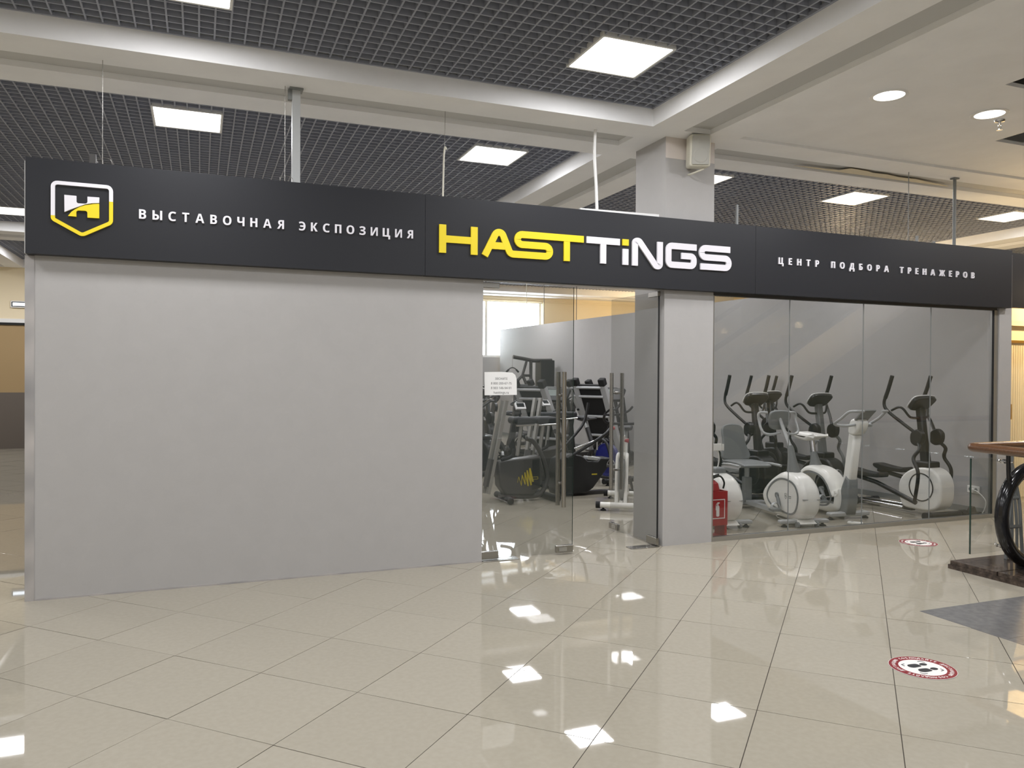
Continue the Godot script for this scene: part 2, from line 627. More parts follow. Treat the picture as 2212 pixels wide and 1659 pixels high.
# ---------------------------------------------------------------- walls
func build_walls() -> void:
	var w := struct("wall_front", "plain light grey drywall of the shop front under the sign")
	box("drywall", Vector3(-3.222, 0.0, -0.1), Vector3(0, 2.5, 0.0), M["grey wall paint"], w)
	var t := struct("trim_2", "patchy galvanised end strip at the edge of the grey drywall")
	box("strip", Vector3(-3.278, 0.0, -0.1), Vector3(-3.222, 2.34, 0.004), M["galvanised strip"], t)
	t = struct("baseboard_front", "thin grey floor joint along the drywall")
	box("joint", Vector3(-3.22, 0.0, 0.0), Vector3(0, 0.012, 0.006), M["galvanised strip"], t)
	w = struct("wall_header", "grey header behind the shop sign")
	box("header", Vector3(-3.27, 2.345, -0.1), Vector3(6.3, 2.99, 0.0), M["grey wall paint"], w)
	w = struct("wall_side", "grey side partition of the shop along the corridor")
	box("drywall", Vector3(-3.278, 0.0, -12.6), Vector3(-3.19, 2.95, -0.1), M["grey wall paint"], w)
	# square column
	w = struct("wall_pillar", "square grey painted column standing between the glass doors and the window")
	box("shaft", Vector3(1.754, 0.0, -0.52), Vector3(2.29, SOFFIT, 0.0), M["grey wall paint"], w)
	box("paint_patch", Vector3(1.756, 3.548, 0.0), Vector3(2.288, SOFFIT, 0.002), M["pinkish paint"], w)
	# long grey partition inside the shop
	w = struct("wall_right", "long grey partition inside the showroom behind the machines")
	var b := MB.new()
	var a0 := Vector3(6.17, 0, -0.06)
	var a1 := Vector3(5.33, 0, -13.6)
	var along := (a1 - a0).normalized()
	var out := Vector3(-along.z, 0, along.x)
	if out.x < 0: out = -out
	var tr := Transform3D(Basis(out, Vector3.UP, along), (a0 + a1) / 2.0 + out * 0.05 + Vector3.UP * 1.41)
	b.tbox(tr, Vector3(0.1, 2.82, (a1 - a0).length()))
	put("drywall", b, M["grey wall paint"], w)
	t = struct("baseboard_right", "grey baseboard along the inside partition")
	b = MB.new()
	b.tbox(Transform3D(tr.basis, (a0 + a1) / 2.0 - out * 0.008 + Vector3.UP * 0.035), Vector3(0.016, 0.07, (a1 - a0).length() - 0.1))
	put("board", b, M["bike grey"], t)
	w = struct("wall_end", "narrow grey wall end beside the last window pane")
	box("post", Vector3(6.125, 0.0, -0.14), Vector3(6.32, 2.95, 0.01), M["grey wall paint"], w)
	# far wall with the daylight window
	w = struct("wall_back", "cream far wall of the building with a window")
	b = MB.new()
	var wz := -13.8
	b.bx(Vector3(-9.2, 0, wz - 0.3), Vector3(4.4, 4.6, wz))
	b.bx(Vector3(6.72, 0, wz - 0.3), Vector3(12.2, 4.6, wz))
	b.bx(Vector3(4.4, 3.66, wz - 0.3), Vector3(6.72, 4.6, wz))
	put("plaster", b, M["cream paint"], w)
	box("sill_wall", Vector3(4.4, 0, wz - 0.3), Vector3(6.72, 2.08, wz), M["grey wall paint"], w)
	for k in [[3.70, 0.06], [3.66, 0.03]]:
		box("cornice", Vector3(-9.2, k[0] - 0.04, wz), Vector3(12.2, k[0] + 0.04, wz + k[1]), M["cream paint"], w)
	w = struct("window_2", "bright daylight window in the far cream wall")
	b = MB.new()
	b.bx(Vector3(4.4, 2.08, wz - 0.22), Vector3(6.72, 2.14, wz - 0.14))
	b.bx(Vector3(4.4, 3.60, wz - 0.22), Vector3(6.72, 3.66, wz - 0.14))
	for x in [4.4, 5.02, 6.62]:
		b.bx(Vector3(x, 2.14, wz - 0.22), Vector3(x + 0.07, 3.6, wz - 0.14))
	put("window_frame", b, M["white enamel"], w)
	for x in [[4.47, 5.02], [5.09, 6.62]]:
		box("pane", Vector3(x[0], 2.14, wz - 0.185), Vector3(x[1], 3.6, wz - 0.18), M["shop glass"], w)
	# corridor left of the shop
	w = struct("wall_left", "cream corridor wall with brown wainscot left of the shop")
	box("plaster", Vector3(-9.2, 0, -12.9), Vector3(-3.2, 4.6, -12.7), M["cream paint"], w)
	box("tan_panel", Vector3(-9.2, 1.16, -12.7), Vector3(-3.3, 2.57, -12.69), M["tan paint"], w)
	box("wainscot", Vector3(-9.2, 0, -12.7), Vector3(-3.3, 1.16, -12.685), M["brown wainscot"], w)
	box("dark_rail", Vector3(-9.2, 2.55, -12.7), Vector3(-3.3, 2.60, -12.66), M["machine black"], w)
	box("white_rail", Vector3(-9.2, 2.60, -12.7), Vector3(-3.3, 2.68, -12.67), M["white enamel"], w)
	w = struct("wall_west", "plain wall closing the corridor")
	box("plaster", Vector3(-9.4, 0, -13.8), Vector3(-9.2, 4.6, 12.2), M["cream paint"], w)
	w = struct("wall_east", "plain wall at the far side of the stair well")
	box("plaster", Vector3(12.2, 0, -13.8), Vector3(12.4, 4.6, 12.4), M["cream paint"], w)
	w = struct("wall_south", "plain wall behind the viewer across the mall hall")
	box("plaster", Vector3(-9.4, 0, 12.2), Vector3(12.4, 4.6, 12.4), M["white ceiling paint"], w)
	# neighbouring shop to the right: cream fluted doors in a gold frame
	w = struct("wall_neighbour", "cream wall of the neighbouring shop with fluted door panels in a gold frame")
	box("plaster", Vector3(6.4, 0, -0.9), Vector3(12.2, 2.9, -0.7), M["fluted panel"], w)
	box("frieze", Vector3(6.4, 2.22, -0.7), Vector3(12.2, 2.28, -0.62), M["fluted panel"], w)
	for k in 2:
		var x0 := 7.17 + k * 0.9
		b = MB.new()
		b.bx(Vector3(x0, 0.02, -0.7), Vector3(x0 + 0.03, 2.04, -0.66))
		b.bx(Vector3(x0 + 0.82, 0.02, -0.7), Vector3(x0 + 0.85, 2.04, -0.66))
		b.bx(Vector3(x0 + 0.03, 2.01, -0.7), Vector3(x0 + 0.82, 2.04, -0.66))
		put("gold_frame", b, M["gold"], w)
		for j in 19:
			b = MB.new()
			var xc := x0 + 0.055 + j * 0.041
			b.tube([Vector3(xc, 0.06, -0.7), Vector3(xc, 1.98, -0.7)], 0.018, 8)
			put("flute", b, M["fluted panel"], w)
		b = MB.new()
		b.tube([Vector3(x0 + 0.06, 1.05, -0.64), Vector3(x0 + 0.06, 1.24, -0.64)], 0.01, 8)
		put("handle", b, M["gold"], w)

# ---------------------------------------------------------------- ceiling
const BAYX := [[-9.2, -6.5], [-5.58, 1.497], [2.417, 9.5], [10.42, 12.2]]
const BEAMX := [[-6.5, -5.58], [1.497, 2.417], [9.5, 10.42]]
const BAYZ := [[8.2, 12.2], [0.2, 7.26], [-7.96, -0.743], [-12.6, -8.9]]
const BEAMZ := [[7.26, 8.2], [-0.743, 0.2], [-8.9, -7.96], [-13.8, -12.6]]

func build_ceiling() -> void:
	var ce := struct("ceiling", "mall ceiling of white plaster beams with dark square cell grids between them")
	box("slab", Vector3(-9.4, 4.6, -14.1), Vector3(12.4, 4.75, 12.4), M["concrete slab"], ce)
	var paint: Material = M["white ceiling paint"]
	for z in BEAMZ:
		for x in BEAMX:
			box("beam_crossing", Vector3(x[0], SOFFIT, z[0]), Vector3(x[1], 4.6, z[1]), paint, ce)
		for x in BAYX:
			var b := MB.new()
			slot_beam(b, x[0], x[1], z[0], z[1], false)
			put("beam", b, paint, ce)
	for x in BEAMX:
		for z in BAYZ:
			var b := MB.new()
			slot_beam(b, z[0], z[1], x[0], x[1], true)
			put("beam", b, paint, ce)
	# grey lining panels in the slots
	for z in BEAMZ:
		for x in BAYX:
			box("slot_panel", Vector3(x[0], SOFFIT + 0.045, (z[0] + z[1]) / 2.0 - 0.139), Vector3(x[1], SOFFIT + 0.055, (z[0] + z[1]) / 2.0 + 0.139), M["slot lining"], ce)
	for x in BEAMX:
		for z in BAYZ:
			box("slot_panel", Vector3((x[0] + x[1]) / 2.0 - 0.139, SOFFIT + 0.045, z[0]), Vector3((x[0] + x[1]) / 2.0 + 0.139, SOFFIT + 0.055, z[1]), M["slot lining"], ce)
	# a torn, sagging piece of lining right of the column
	var torn := MB.new()
	var edge := PackedVector2Array([Vector2(3.55, -0.375)])
	for q in [[3.75, -0.352], [3.95, -0.35], [4.05, -0.335], [4.12, -0.34], [4.2, -0.25], [4.45, -0.262], [4.55, -0.29], [4.75, -0.28], [4.95, -0.31], [5.2, -0.3], [5.45, -0.335], [5.7, -0.36], [5.8, -0.385], [5.3, -0.39], [4.6, -0.385], [4.0, -0.39]]:
		edge.append(Vector2(q[0], q[1]))
	torn.extr(edge, 0.0, 0.003, 0.0, Transform3D(Vector3(1, 0, 0), Vector3(0, 0.06, 1), Vector3(0, -1, 0), Vector3(0, SOFFIT + 0.043, 0)))
	put("torn_lining", torn, M["cream paint"], ce)
	# smooth plaster ceiling over the hall right of the column, open over the stair well
	var p := MB.new()
	var y0 := 3.765
	for r in [[2.417, 0.2, 3.45, 7.26], [3.45, 0.2, 9.5, 1.0], [3.45, 1.0, 4.69, 2.0], [4.69, 1.6, 9.5, 2.0], [5.9, 1.0, 9.5, 1.6]]:
		p.bx(Vector3(r[0], y0, r[1]), Vector3(r[2], y0 + 0.03, r[3]))
	put("plaster_panel", p, paint, ce)
	# the cell grids
	var named := [[1, 1], [1, 2]]
	for i in 4:
		for j in 4:
			if i == 2 and j == 1:
				continue
			grid(ce, BAYX[i][0], BAYX[i][1], BAYZ[j][0], BAYZ[j][1], [i, j] in named)
	grid(ce, 4.69, 5.9, 1.0, 1.6, false)
	# frame angle where the near grids meet the beams
	for r in [[-5.58, 0.2, 1.497, 7.26], [-5.58, -7.96, 1.497, -0.743], [2.417, -7.96, 9.5, -0.743]]:
		var b := MB.new()
		b.bx(Vector3(r[0], GRID - 0.004, r[1]), Vector3(r[2], GRID + 0.02, r[1] + 0.02))
		b.bx(Vector3(r[0], GRID - 0.004, r[3] - 0.02), Vector3(r[2], GRID + 0.02, r[3]))
		b.bx(Vector3(r[0], GRID - 0.004, r[1]), Vector3(r[0] + 0.02, GRID + 0.02, r[3]))
		b.bx(Vector3(r[2] - 0.02, GRID - 0.004, r[1]), Vector3(r[2], GRID + 0.02, r[3]))
		put("edge_angle", b, M["grid metal"], ce)

# a beam with a shallow slot along the middle of its underside; u runs along it
func slot_beam(b: MB, u0: float, u1: float, w0: float, w1: float, along_z: bool) -> void:
	var c := (w0 + w1) / 2.0
	var s0 := c - 0.14
	var s1 := c + 0.14
	var e := 0.0
	for q in [[u0, u1, w0, s0, SOFFIT], [u0, u1, s1, w1, SOFFIT], [u0, u0 + e, s0, s1, SOFFIT], [u1 - e, u1, s0, s1, SOFFIT], [u0 + e, u1 - e, s0, s1, SOFFIT + 0.09]]:
		if q[1] - q[0] < 0.001:
			continue
		if along_z:
			b.bx(Vector3(q[2], q[4], q[0]), Vector3(q[3], 4.6, q[1]))
		else:
			b.bx(Vector3(q[0], q[4], q[2]), Vector3(q[1], 4.6, q[3]))

func grid(parent: Node, x0: float, x1: float, z0: float, z1: float, each: bool) -> void:
	var nx := int(round((x1 - x0) / 0.1))
	var nz := int(round((z1 - z0) / 0.1))
	var px := (x1 - x0) / nx
	var pz := (z1 - z0) / nz
	var h := 0.05
	if each:
		var g := Node3D.new()
		g.name = "cell_grid"
		parent.add_child(g, true)
		var a := MB.new()
		a.bx(Vector3(-0.006, 0, 0), Vector3(0.006, h, z1 - z0))
		var ma := a.mesh()
		for i in range(1, nx):
			put_mesh("blade", ma, M["grid metal"], g).position = Vector3(x0 + i * px, GRID, z0)
		var c := MB.new()
		c.bx(Vector3(0, 0, -0.006), Vector3(x1 - x0, h, 0.006))
		var mc := c.mesh()
		for i in range(1, nz):
			put_mesh("blade", mc, M["grid metal"], g).position = Vector3(x0, GRID + 0.0005, z0 + i * pz)
	else:
		var b := MB.new()
		for i in range(1, nx):
			b.bx(Vector3(x0 + i * px - 0.006, GRID, z0), Vector3(x0 + i * px + 0.006, GRID + h, z1))
		for i in range(1, nz):
			b.bx(Vector3(x0, GRID, z0 + i * pz - 0.006), Vector3(x1, GRID + h, z0 + i * pz + 0.006))
		var o := put("cell_grid", b, M["grid metal"], parent)
		tag(o, "", "", "", "stuff")

const LIGHT_LABELS := {
	"0.68 1.05": "large square ceiling light in the hall grid next to the beam corner by the column",
	"-2.29 1.05": "square ceiling light in the hall grid before the beam near the thin wire",
	"-2.29 -1.7": "square ceiling light behind the sign between the thin wire and the steel post",
	"0.7 -1.7": "square ceiling light behind the sign between the pale cable and the white conduit",
	"-4.78 -7.05": "square ceiling light over the corridor left of the grey drywall",
	"3.3 -1.7": "square ceiling light half hidden behind the column with the loudspeaker",
	"5.72 -1.7": "square ceiling light behind the sign left of the grey hanger pipe",
	"8.63 -1.7": "square ceiling light behind the sign right of the grey hanger pipe",
}

func panel_light(x: float, z: float, energy := 3.4) -> void:
	var lab: String = LIGHT_LABELS.get("%s %s" % [x, z], "square white ceiling light outside the view over hall or showroom")
	var t := thing("ceiling_panel_light", lab, "ceiling light", Vector3(x, GRID, z), 0.0, "square panel lights in the ceiling grids")
	var b := MB.new()
	b.ring(MB.rrect(0.595, 0.595, 0.01, 2), MB.rrect(0.56, 0.56, 0.01, 2), -0.03, 0.01, Transform3D(Vector3(1, 0, 0), Vector3(0, 0, 1), Vector3(0, -1, 0), Vector3.ZERO))
	put("frame", b, M["white enamel"], t)
	box("diffuser", Vector3(-0.28, -0.004, -0.28), Vector3(0.28, 0.02, 0.28), M["panel light"], t)
	area(t, Vector3(0, -0.012, 0), Vector2(0.56, 0.56), energy, NEUTRAL)

func ceiling_lamps() -> void:
	for z in [1.05, 3.75, 6.4]:
		for x in [-4.9, -2.29, 0.68]:
			panel_light(x, z)
	for z in [-1.7, -4.4, -7.05]:
		for x in [-4.78, -2.29, 0.7]:
			panel_light(x, z)
		for x in [3.3, 5.72, 8.63]:
			panel_light(x, z)
	for x in [-7.3, -4.78, -1.0, 3.3, 4.9]:  # leftmost light is unseen, added to brighten the corridor wall
		panel_light(x, -10.7, 5.0)
	for x in [-7.9, -2.3, 0.68, 5.0]:
		panel_light(x, 10.0)
	panel_light(-7.9, 3.75)
	# round downlights in the smooth ceiling
	for p in [[2.83, 1.5], [3.95, 1.5], [2.83, 3.3], [2.83, 5.1], [6.6, 1.5], [8.3, 1.5]]:
		var lab := "round white downlight recessed in the smooth plaster ceiling"
		if p[1] == 1.5 and p[0] == 2.83: lab = "round white downlight in the plaster ceiling beside the slotted beam"
		if p[1] == 1.5 and p[0] == 3.95: lab = "round white downlight in the plaster ceiling right beside the chrome sprinkler"
		var t := thing("downlight", lab, "ceiling light", Vector3(p[0], 3.765, p[1]), 0.0, "round downlights in the plaster ceiling")
		var b := MB.new()
		b.lathe([Vector2(0.112, 0.0), Vector2(0.114, -0.006), Vector2(0.14, -0.006), Vector2(0.145, 0.0)], 32)
		put("rim", b, M["white enamel"], t)
		b = MB.new()
		b.lathe([Vector2(0.0, -0.003), Vector2(0.113, -0.003), Vector2(0.113, 0.0)], 32)
		put("diffuser", b, M["down light"], t)
		area(t, Vector3(0, -0.012, 0), Vector2(0.2, 0.2), 3.0, NEUTRAL)
	# sprinkler head
	var s := thing("sprinkler_head", "small chrome fire sprinkler hanging from the plaster ceiling", "sprinkler", Vector3(4.18, 3.765, 1.42))
	var b := MB.new()
	b.lathe([Vector2(0.045, 0.0), Vector2(0.04, -0.012), Vector2(0.012, -0.014), Vector2(0.012, -0.04), Vector2(0.0, -0.04)], 16)
	put("rosette", b, M["chrome"], s)
	b = MB.new()
	b.tube([Vector3(-0.014, -0.035, 0), Vector3(-0.02, -0.06, 0), Vector3(0, -0.08, 0), Vector3(0.02, -0.06, 0), Vector3(0.014, -0.035, 0)], 0.004, 6)
	b.lathe([Vector2(0.0, -0.078), Vector2(0.024, -0.08), Vector2(0.024, -0.083), Vector2(0.0, -0.083)], 12)
	put("deflector", b, M["chrome"], s)
	# warm lights of the neighbouring shops behind the partition
	for p in [[8.0, -4.2], [8.2, -9.5], [9.2, -11.4]]:
		warm_lamp(Vector3(p[0], 3.2, p[1]), 2.3)
	for p in [[7.6, 0.0], [9.4, 0.0]]:
		warm_lamp(Vector3(p[0], 2.75, p[1]), 1.5)

func warm_lamp(at: Vector3, energy: float) -> void:
	var t := thing("pendant_spotlight", "warm pendant spotlight over the neighbouring shop", "ceiling light", at, 0.0, "warm pendant lights of the neighbouring shops")
	var b := MB.new()
	b.lathe([Vector2(0.0, 0.16), Vector2(0.05, 0.16), Vector2(0.08, 0.0), Vector2(0.07, 0.0)], 16)
	put("shade", b, M["white enamel"], t)
	b = MB.new()
	b.tube([Vector3(0, 0.15, 0), Vector3(0, (GRID if at.z < -0.8 else 3.765) - at.y, 0)], 0.008, 6)
	put("stem", b, M["white enamel"], t)
	b = MB.new()
	b.lathe([Vector2(0.0, 0.002), Vector2(0.07, 0.002), Vector2(0.07, 0.01)], 16)
	put("bulb", b, M["warm light"], t)
	var l := OmniLight3D.new()
	l.name = "lamp_light"
	l.light_color = WARM
	l.light_energy = energy
	l.light_size = 0.07
	l.omni_range = 40.0
	l.omni_attenuation = 2.0
	l.shadow_enabled = true
	t.add_child(l, true)
	l.position = Vector3(0, -0.09, 0)

# ---------------------------------------------------------------- shop front glass
func pull_handle(parent: Node, x: float, y0: float, y1: float, off: float) -> void:
	# a pair of upright bars either side of the glass joined by two bolts; runs up y, offset along z
	var h := Node3D.new()
	h.name = "pull_handle"
	parent.add_child(h, true)
	for s in [-1.0, 1.0]:
		var b := MB.new()
		b.tube([Vector3(x, y0, s * off), Vector3(x, y1, s * off)], 0.019, 14)
		put("bar", b, M["brushed steel"], h)
	for y in [y0 + 0.2, y1 - 0.2]:
		var b := MB.new()
		b.tube([Vector3(x, y, -off), Vector3(x, y, off)], 0.009, 10)
		b.tube([Vector3(x, y, -0.022), Vector3(x, y, 0.022)], 0.015, 10)
		put("bolt", b, M["brushed steel"], h)

func patch(parent: Node, called: String, x0: float, x1: float, y0: float, y1: float) -> Node3D:
	var b := MB.new()
	b.rbox(Transform3D(Basis(), Vector3((x0 + x1) / 2.0, (y0 + y1) / 2.0, 0)), Vector3(x1 - x0, y1 - y0, 0.034), 0.004)
	return put(called, b, M["brushed steel"], parent)

func shop_front() -> void:
	# fixed glazing right of the column: four panes in slim metal rails
	var w := struct("window_1", "four frameless glass panes of the shop window in slim metal rails")
	var xs := [2.302, 3.216, 4.169, 5.121, 6.06]
	for k in 4:
		box("pane", Vector3(xs[k] + 0.002, 0.02, -0.035), Vector3(xs[k + 1] - 0.002, 2.345, -0.025), M["shop glass"], w)
		if k > 0:
			box("joint", Vector3(xs[k] - 0.0022, 0.04, -0.0352), Vector3(xs[k] + 0.0022, 2.33, -0.0248), M["bike grey"], w)
	var b := MB.new()
	b.bx(Vector3(2.29, 0, -0.055), Vector3(6.1, 0.042, -0.036))
	b.bx(Vector3(2.29, 0, -0.024), Vector3(6.1, 0.042, -0.003))
	b.bx(Vector3(2.29, 0, -0.036), Vector3(6.1, 0.018, -0.024))
	put("bottom_rail", b, M["aluminium"], w)
	b = MB.new()
	b.bx(Vector3(2.29, 2.318, -0.055), Vector3(6.1, 2.345, -0.036))
	b.bx(Vector3(2.29, 2.318, -0.024), Vector3(6.1, 2.345, -0.003))
	put("top_rail", b, M["machine charcoal"], w)
	for x in [[2.2905, 2.306], [6.062, 6.124]]:
		box("side_rail", Vector3(x[0], 0.042, -0.055), Vector3(x[1], 2.318, -0.003), M["aluminium"], w)
	box("black_gasket", Vector3(6.052, 0.042, -0.024), Vector3(6.062, 2.318, -0.006), M["rubber"], w)
	# closed leaf
	var d := struct("door_1", "closed frameless glass door leaf beside the grey drywall")
	d.position = Vector3(0, 0, -0.03)
	box("pane", Vector3(0.006, 0.012, -0.005), Vector3(0.85, 2.328, 0.005), M["shop glass"], d)
	box("edge", Vector3(0.85, 0.012, -0.005), Vector3(0.8515, 2.328, 0.005), M["glass edge"], d)
	patch(d, "top_hinge", 0.0, 0.152, 2.284, 2.330)
	patch(d, "bottom_hinge", 0.0, 0.155, 0.012, 0.078)
	var lock := patch(d, "lock", 0.69, 0.853, 0.016, 0.078)
	var lm := MB.new()
	lm.bx(Vector3(0.715, 0.03, 0.017), Vector3(0.79, 0.062, 0.021))
	put("lock_plate", lm, M["aluminium"], lock)
	pull_handle(d, 0.735, 0.42, 1.587, 0.06)
	# open leaf, swung into the shop
	var o := struct("door_2", "open frameless glass door leaf swung into the shop beside the column")
	o.position = Vector3(1.705, 0, -0.02)
	o.rotation.y = deg_to_rad(91.0)
	# local x runs from the hinge to the free edge
	box("pane", Vector3(0.0, 0.012, -0.005), Vector3(0.845, 2.328, 0.005), M["shop glass"], o)
	box("edge", Vector3(-0.002, 0.07, -0.005), Vector3(0.0, 2.28, 0.005), M["glass edge"], o)
	box("gasket", Vector3(-0.012, 0.078, -0.006), Vector3(-0.002, 2.284, 0.006), M["rubber"], o)
	patch(o, "top_hinge", -0.01, 0.15, 2.284, 2.330)
	patch(o, "bottom_hinge", -0.01, 0.155, 0.012, 0.078)
	lock = patch(o, "lock", 0.685, 0.847, 0.016, 0.078)
	lm = MB.new()
	lm.bx(Vector3(0.71, 0.03, -0.021), Vector3(0.785, 0.062, -0.017))
	put("lock_plate", lm, M["aluminium"], lock)
	pull_handle(o, 0.735, 0.42, 1.587, 0.06)
	# floor spring covers under the hinges
	for p in [[0.0, 0.33, "by the closed glass door"], [1.42, 0.29, "by the open glass door"]]:
		var t := thing("floor_spring_cover", "shiny metal floor spring cover plate " + p[2], "cover plate", Vector3(p[0], 0.0, -0.03))
		b = MB.new()
		b.rbox(Transform3D(Basis(Vector3(1, 0, 0), Vector3(0, 0, -1), Vector3(0, 1, 0)), Vector3(p[1] / 2.0, 0.004, 0)), Vector3(p[1], 0.11, 0.006), 0.003)
		put("plate", b, M["brushed steel"], t)
		b = MB.new()
		b.lathe([Vector2(0.011, 0.0), Vector2(0.011, 0.0085), Vector2(0.0, 0.0085)], 12, Transform3D(Basis(), Vector3(p[1] - 0.06, 0, 0)))
		put("screw", b, M["chrome"], t)
	# notice taped on the closed leaf
	var n := thing("paper_notice", "white paper notice with phone numbers taped to the glass door", "notice", Vector3(0.17, 1.483, -0.023))
	b = MB.new()
	var sheet := PackedVector2Array([Vector2(-0.145, -0.097), Vector2(0.146, -0.094), Vector2(0.143, 0.04), Vector2(0.13, 0.075), Vector2(0.104, 0.094), Vector2(0.0, 0.1), Vector2(-0.147, 0.097)])
	b.extr(sheet, 0.0, 0.0006)
	put("sheet", b, M["paper"], n)
	var y := 0.042
	for s in ["ЗВОНИТЕ", "8 800 200-67-75", "8 903 146-94-91", "hasttings.ru"]:
		var tm := text_mesh(s, 0.026, 0.0004, false)
		var q := put_mesh("print", tm, M["ink"], n)
		q.position = Vector3(0.004, y, 0.0009)
		y -= 0.039

func text_mesh(s: String, px_height: float, depth: float, bold: bool) -> TextMesh:
	var f := SystemFont.new()
	f.font_names = PackedStringArray(["Droid Sans"])
	f.font_weight = 700 if bold else 400
	var t := TextMesh.new()
	t.text = s
	t.font = f
	t.font_size = 64
	t.pixel_size = px_height / 64.0
	t.depth = depth
	t.curve_step = 1.0
	t.horizontal_alignment = HORIZONTAL_ALIGNMENT_CENTER
	t.vertical_alignment = VERTICAL_ALIGNMENT_CENTER
	return t

# ---------------------------------------------------------------- the sign
const SIGN_Z := 0.08

func sign_board() -> void:
	var s := thing("shop_sign", "long charcoal shop sign reading HASTTINGS in yellow and white letters", "sign", Vector3(0, 0, 0))
	for p in [[-3.262, -0.521], [-0.519, 2.707], [2.709, 6.222]]:
		var b := MB.new()
		b.rbox(Transform3D(Basis(), Vector3((p[0] + p[1]) / 2.0, 2.664, 0.042)), Vector3(p[1] - p[0], 0.642, 0.076), 0.002)
		put("panel", b, M["sign panel"], s)
	box("return_panel", Vector3(6.222, 2.362, -0.06), Vector3(7.4, 2.976, 0.0), M["sign panel"], s)
	box("end_strip", Vector3(-3.268, 2.345, 0.0), Vector3(-3.262, 2.96, 0.07), M["white enamel"], s)
	var z0 := SIGN_Z
	var z1 := SIGN_Z + 0.016
	# emblem: a shield outline, white above and yellow below, round a two-tone H
	var em := Node3D.new()
	em.name = "emblem"
	s.add_child(em)
	var V := func(x, y): return Vector2(x, y)
	var wpath := MB.fillet([Vector2(-3.0995, 2.606), Vector2(-3.0995, 2.8275), Vector2(-2.7505, 2.8265), Vector2(-2.7505, 2.727)], 0.028)
	var ypath := MB.fillet([Vector2(-2.7505, 2.727), Vector2(-2.7505, 2.583), Vector2(-2.925, 2.487), Vector2(-3.0995, 2.583), Vector2(-3.0995, 2.606)], 0.03)
	var b := MB.new()
	b.stroke(wpath, 0.024, z0, z1)
	put("shield_top", b, M["letter white"], em)
	b = MB.new()
	b.stroke(ypath, 0.024, z0, z1)
	put("shield_bottom", b, M["letter yellow"], em)
	b = MB.new()
	b.extr(PackedVector2Array([V.call(-3.032, 2.749), V.call(-2.961, 2.748), V.call(-2.961, 2.712), V.call(-2.957, 2.703), V.call(-2.949, 2.699), V.call(-2.907, 2.70), V.call(-2.898, 2.704), V.call(-2.894, 2.713), V.call(-2.894, 2.749), V.call(-2.823, 2.75), V.call(-2.823, 2.712), V.call(-2.87, 2.7065), V.call(-2.91, 2.695), V.call(-2.96, 2.671), V.call(-3.0, 2.651), V.call(-3.031, 2.634)]), z0, z1)
	put("monogram_top", b, M["letter white"], em)
	b = MB.new()
	b.extr(PackedVector2Array([V.call(-2.823, 2.706), V.call(-2.823, 2.608), V.call(-2.894, 2.607), V.call(-2.894, 2.64), V.call(-2.898, 2.648), V.call(-2.907, 2.652), V.call(-2.949, 2.651), V.call(-2.957, 2.647), V.call(-2.961, 2.639), V.call(-2.961, 2.608), V.call(-3.01, 2.609), V.call(-2.99, 2.638), V.call(-2.972, 2.654), V.call(-2.94, 2.675), V.call(-2.909, 2.689), V.call(-2.86, 2.7015)]), z0, z1)
	put("monogram_bottom", b, M["letter yellow"], em)
	# the name
	var W := 0.057
	var g := Node3D.new()
	g.name = "name_letters"
	s.add_child(g)
	var strokes := {
		"h": [[[-0.3795, 2.531], [-0.3795, 2.757]], [[-0.1125, 2.531], [-0.1125, 2.757]], [[-0.351, 2.6435], [-0.141, 2.6435]]],
		"a_s_t": [[[-0.0215, 2.531], [0.079, 2.729], [0.128, 2.729], [0.203, 2.5585], [0.562, 2.5585], [0.562, 2.643], [0.267, 2.643], [0.267, 2.7265], [0.881, 2.7265]], [[0.04, 2.618], [0.16, 2.618]], [[0.721, 2.531], [0.721, 2.71]]],
		"t": [[[0.908, 2.727], [1.2345, 2.727]], [[1.071, 2.531], [1.071, 2.72]]],
		"i": [[[1.292, 2.532], [1.292, 2.672]]],
		"n": [[[1.388, 2.531], [1.388, 2.75], [1.43, 2.75], [1.603, 2.54], [1.645, 2.54], [1.645, 2.758]]],
		"g": [[[2.033, 2.732], [1.735, 2.732], [1.735, 2.562], [2.005, 2.562], [2.005, 2.648], [1.871, 2.648]]],
		"s": [[[2.405, 2.7355], [2.09, 2.7355], [2.09, 2.6515], [2.392, 2.6515], [2.392, 2.565], [2.078, 2.565]]],
	}
	var radii := {"a_s_t": 0.042, "n": 0.03, "g": 0.034, "s": 0.042}
	for key in strokes:
		b = MB.new()
		for path in strokes[key]:
			var pts := []
			for q in path:
				pts.append(Vector2(q[0], q[1]))
			if pts.size() > 2:
				pts = MB.fillet(pts, radii[key])
			b.stroke(pts, W, z0, z1 - 0.0007 * strokes[key].find(path))
		put("letter", b, M["letter yellow"] if key in ["h", "a_s_t"] else M["letter white"], g)
	b = MB.new()
	b.bx(Vector3(1.2615, 2.702, z0), Vector3(1.3225, 2.757, z1))
	put("letter_dot", b, M["letter yellow"], g)
	lettering(s, "ВЫСТАВОЧНАЯ ЭКСПОЗИЦИЯ", -2.577, -0.622, 2.627, 2.692)
	lettering(s, "ЦЕНТР ПОДБОРА ТРЕНАЖЕРОВ", 2.973, 5.619, 2.640, 2.704)
	# fixings standing on the sign
	b = MB.new()
	b.tbox(Transform3D(Basis.from_euler(Vector3(0, 0, 0.012)), Vector3(1.3, 3.007, -0.03)), Vector3(0.8, 0.035, 0.03))
	put_top("mounting_rail", b, M["white enamel"], "white metal mounting rail lying behind the sign top near the column", "rail")

func put_top(called: String, b: MB, m: Material, label: String, category: String, group := "") -> Node3D:
	var o := put(numbered(called), b, m, self)
	tag(o, label, category, group)
	return o

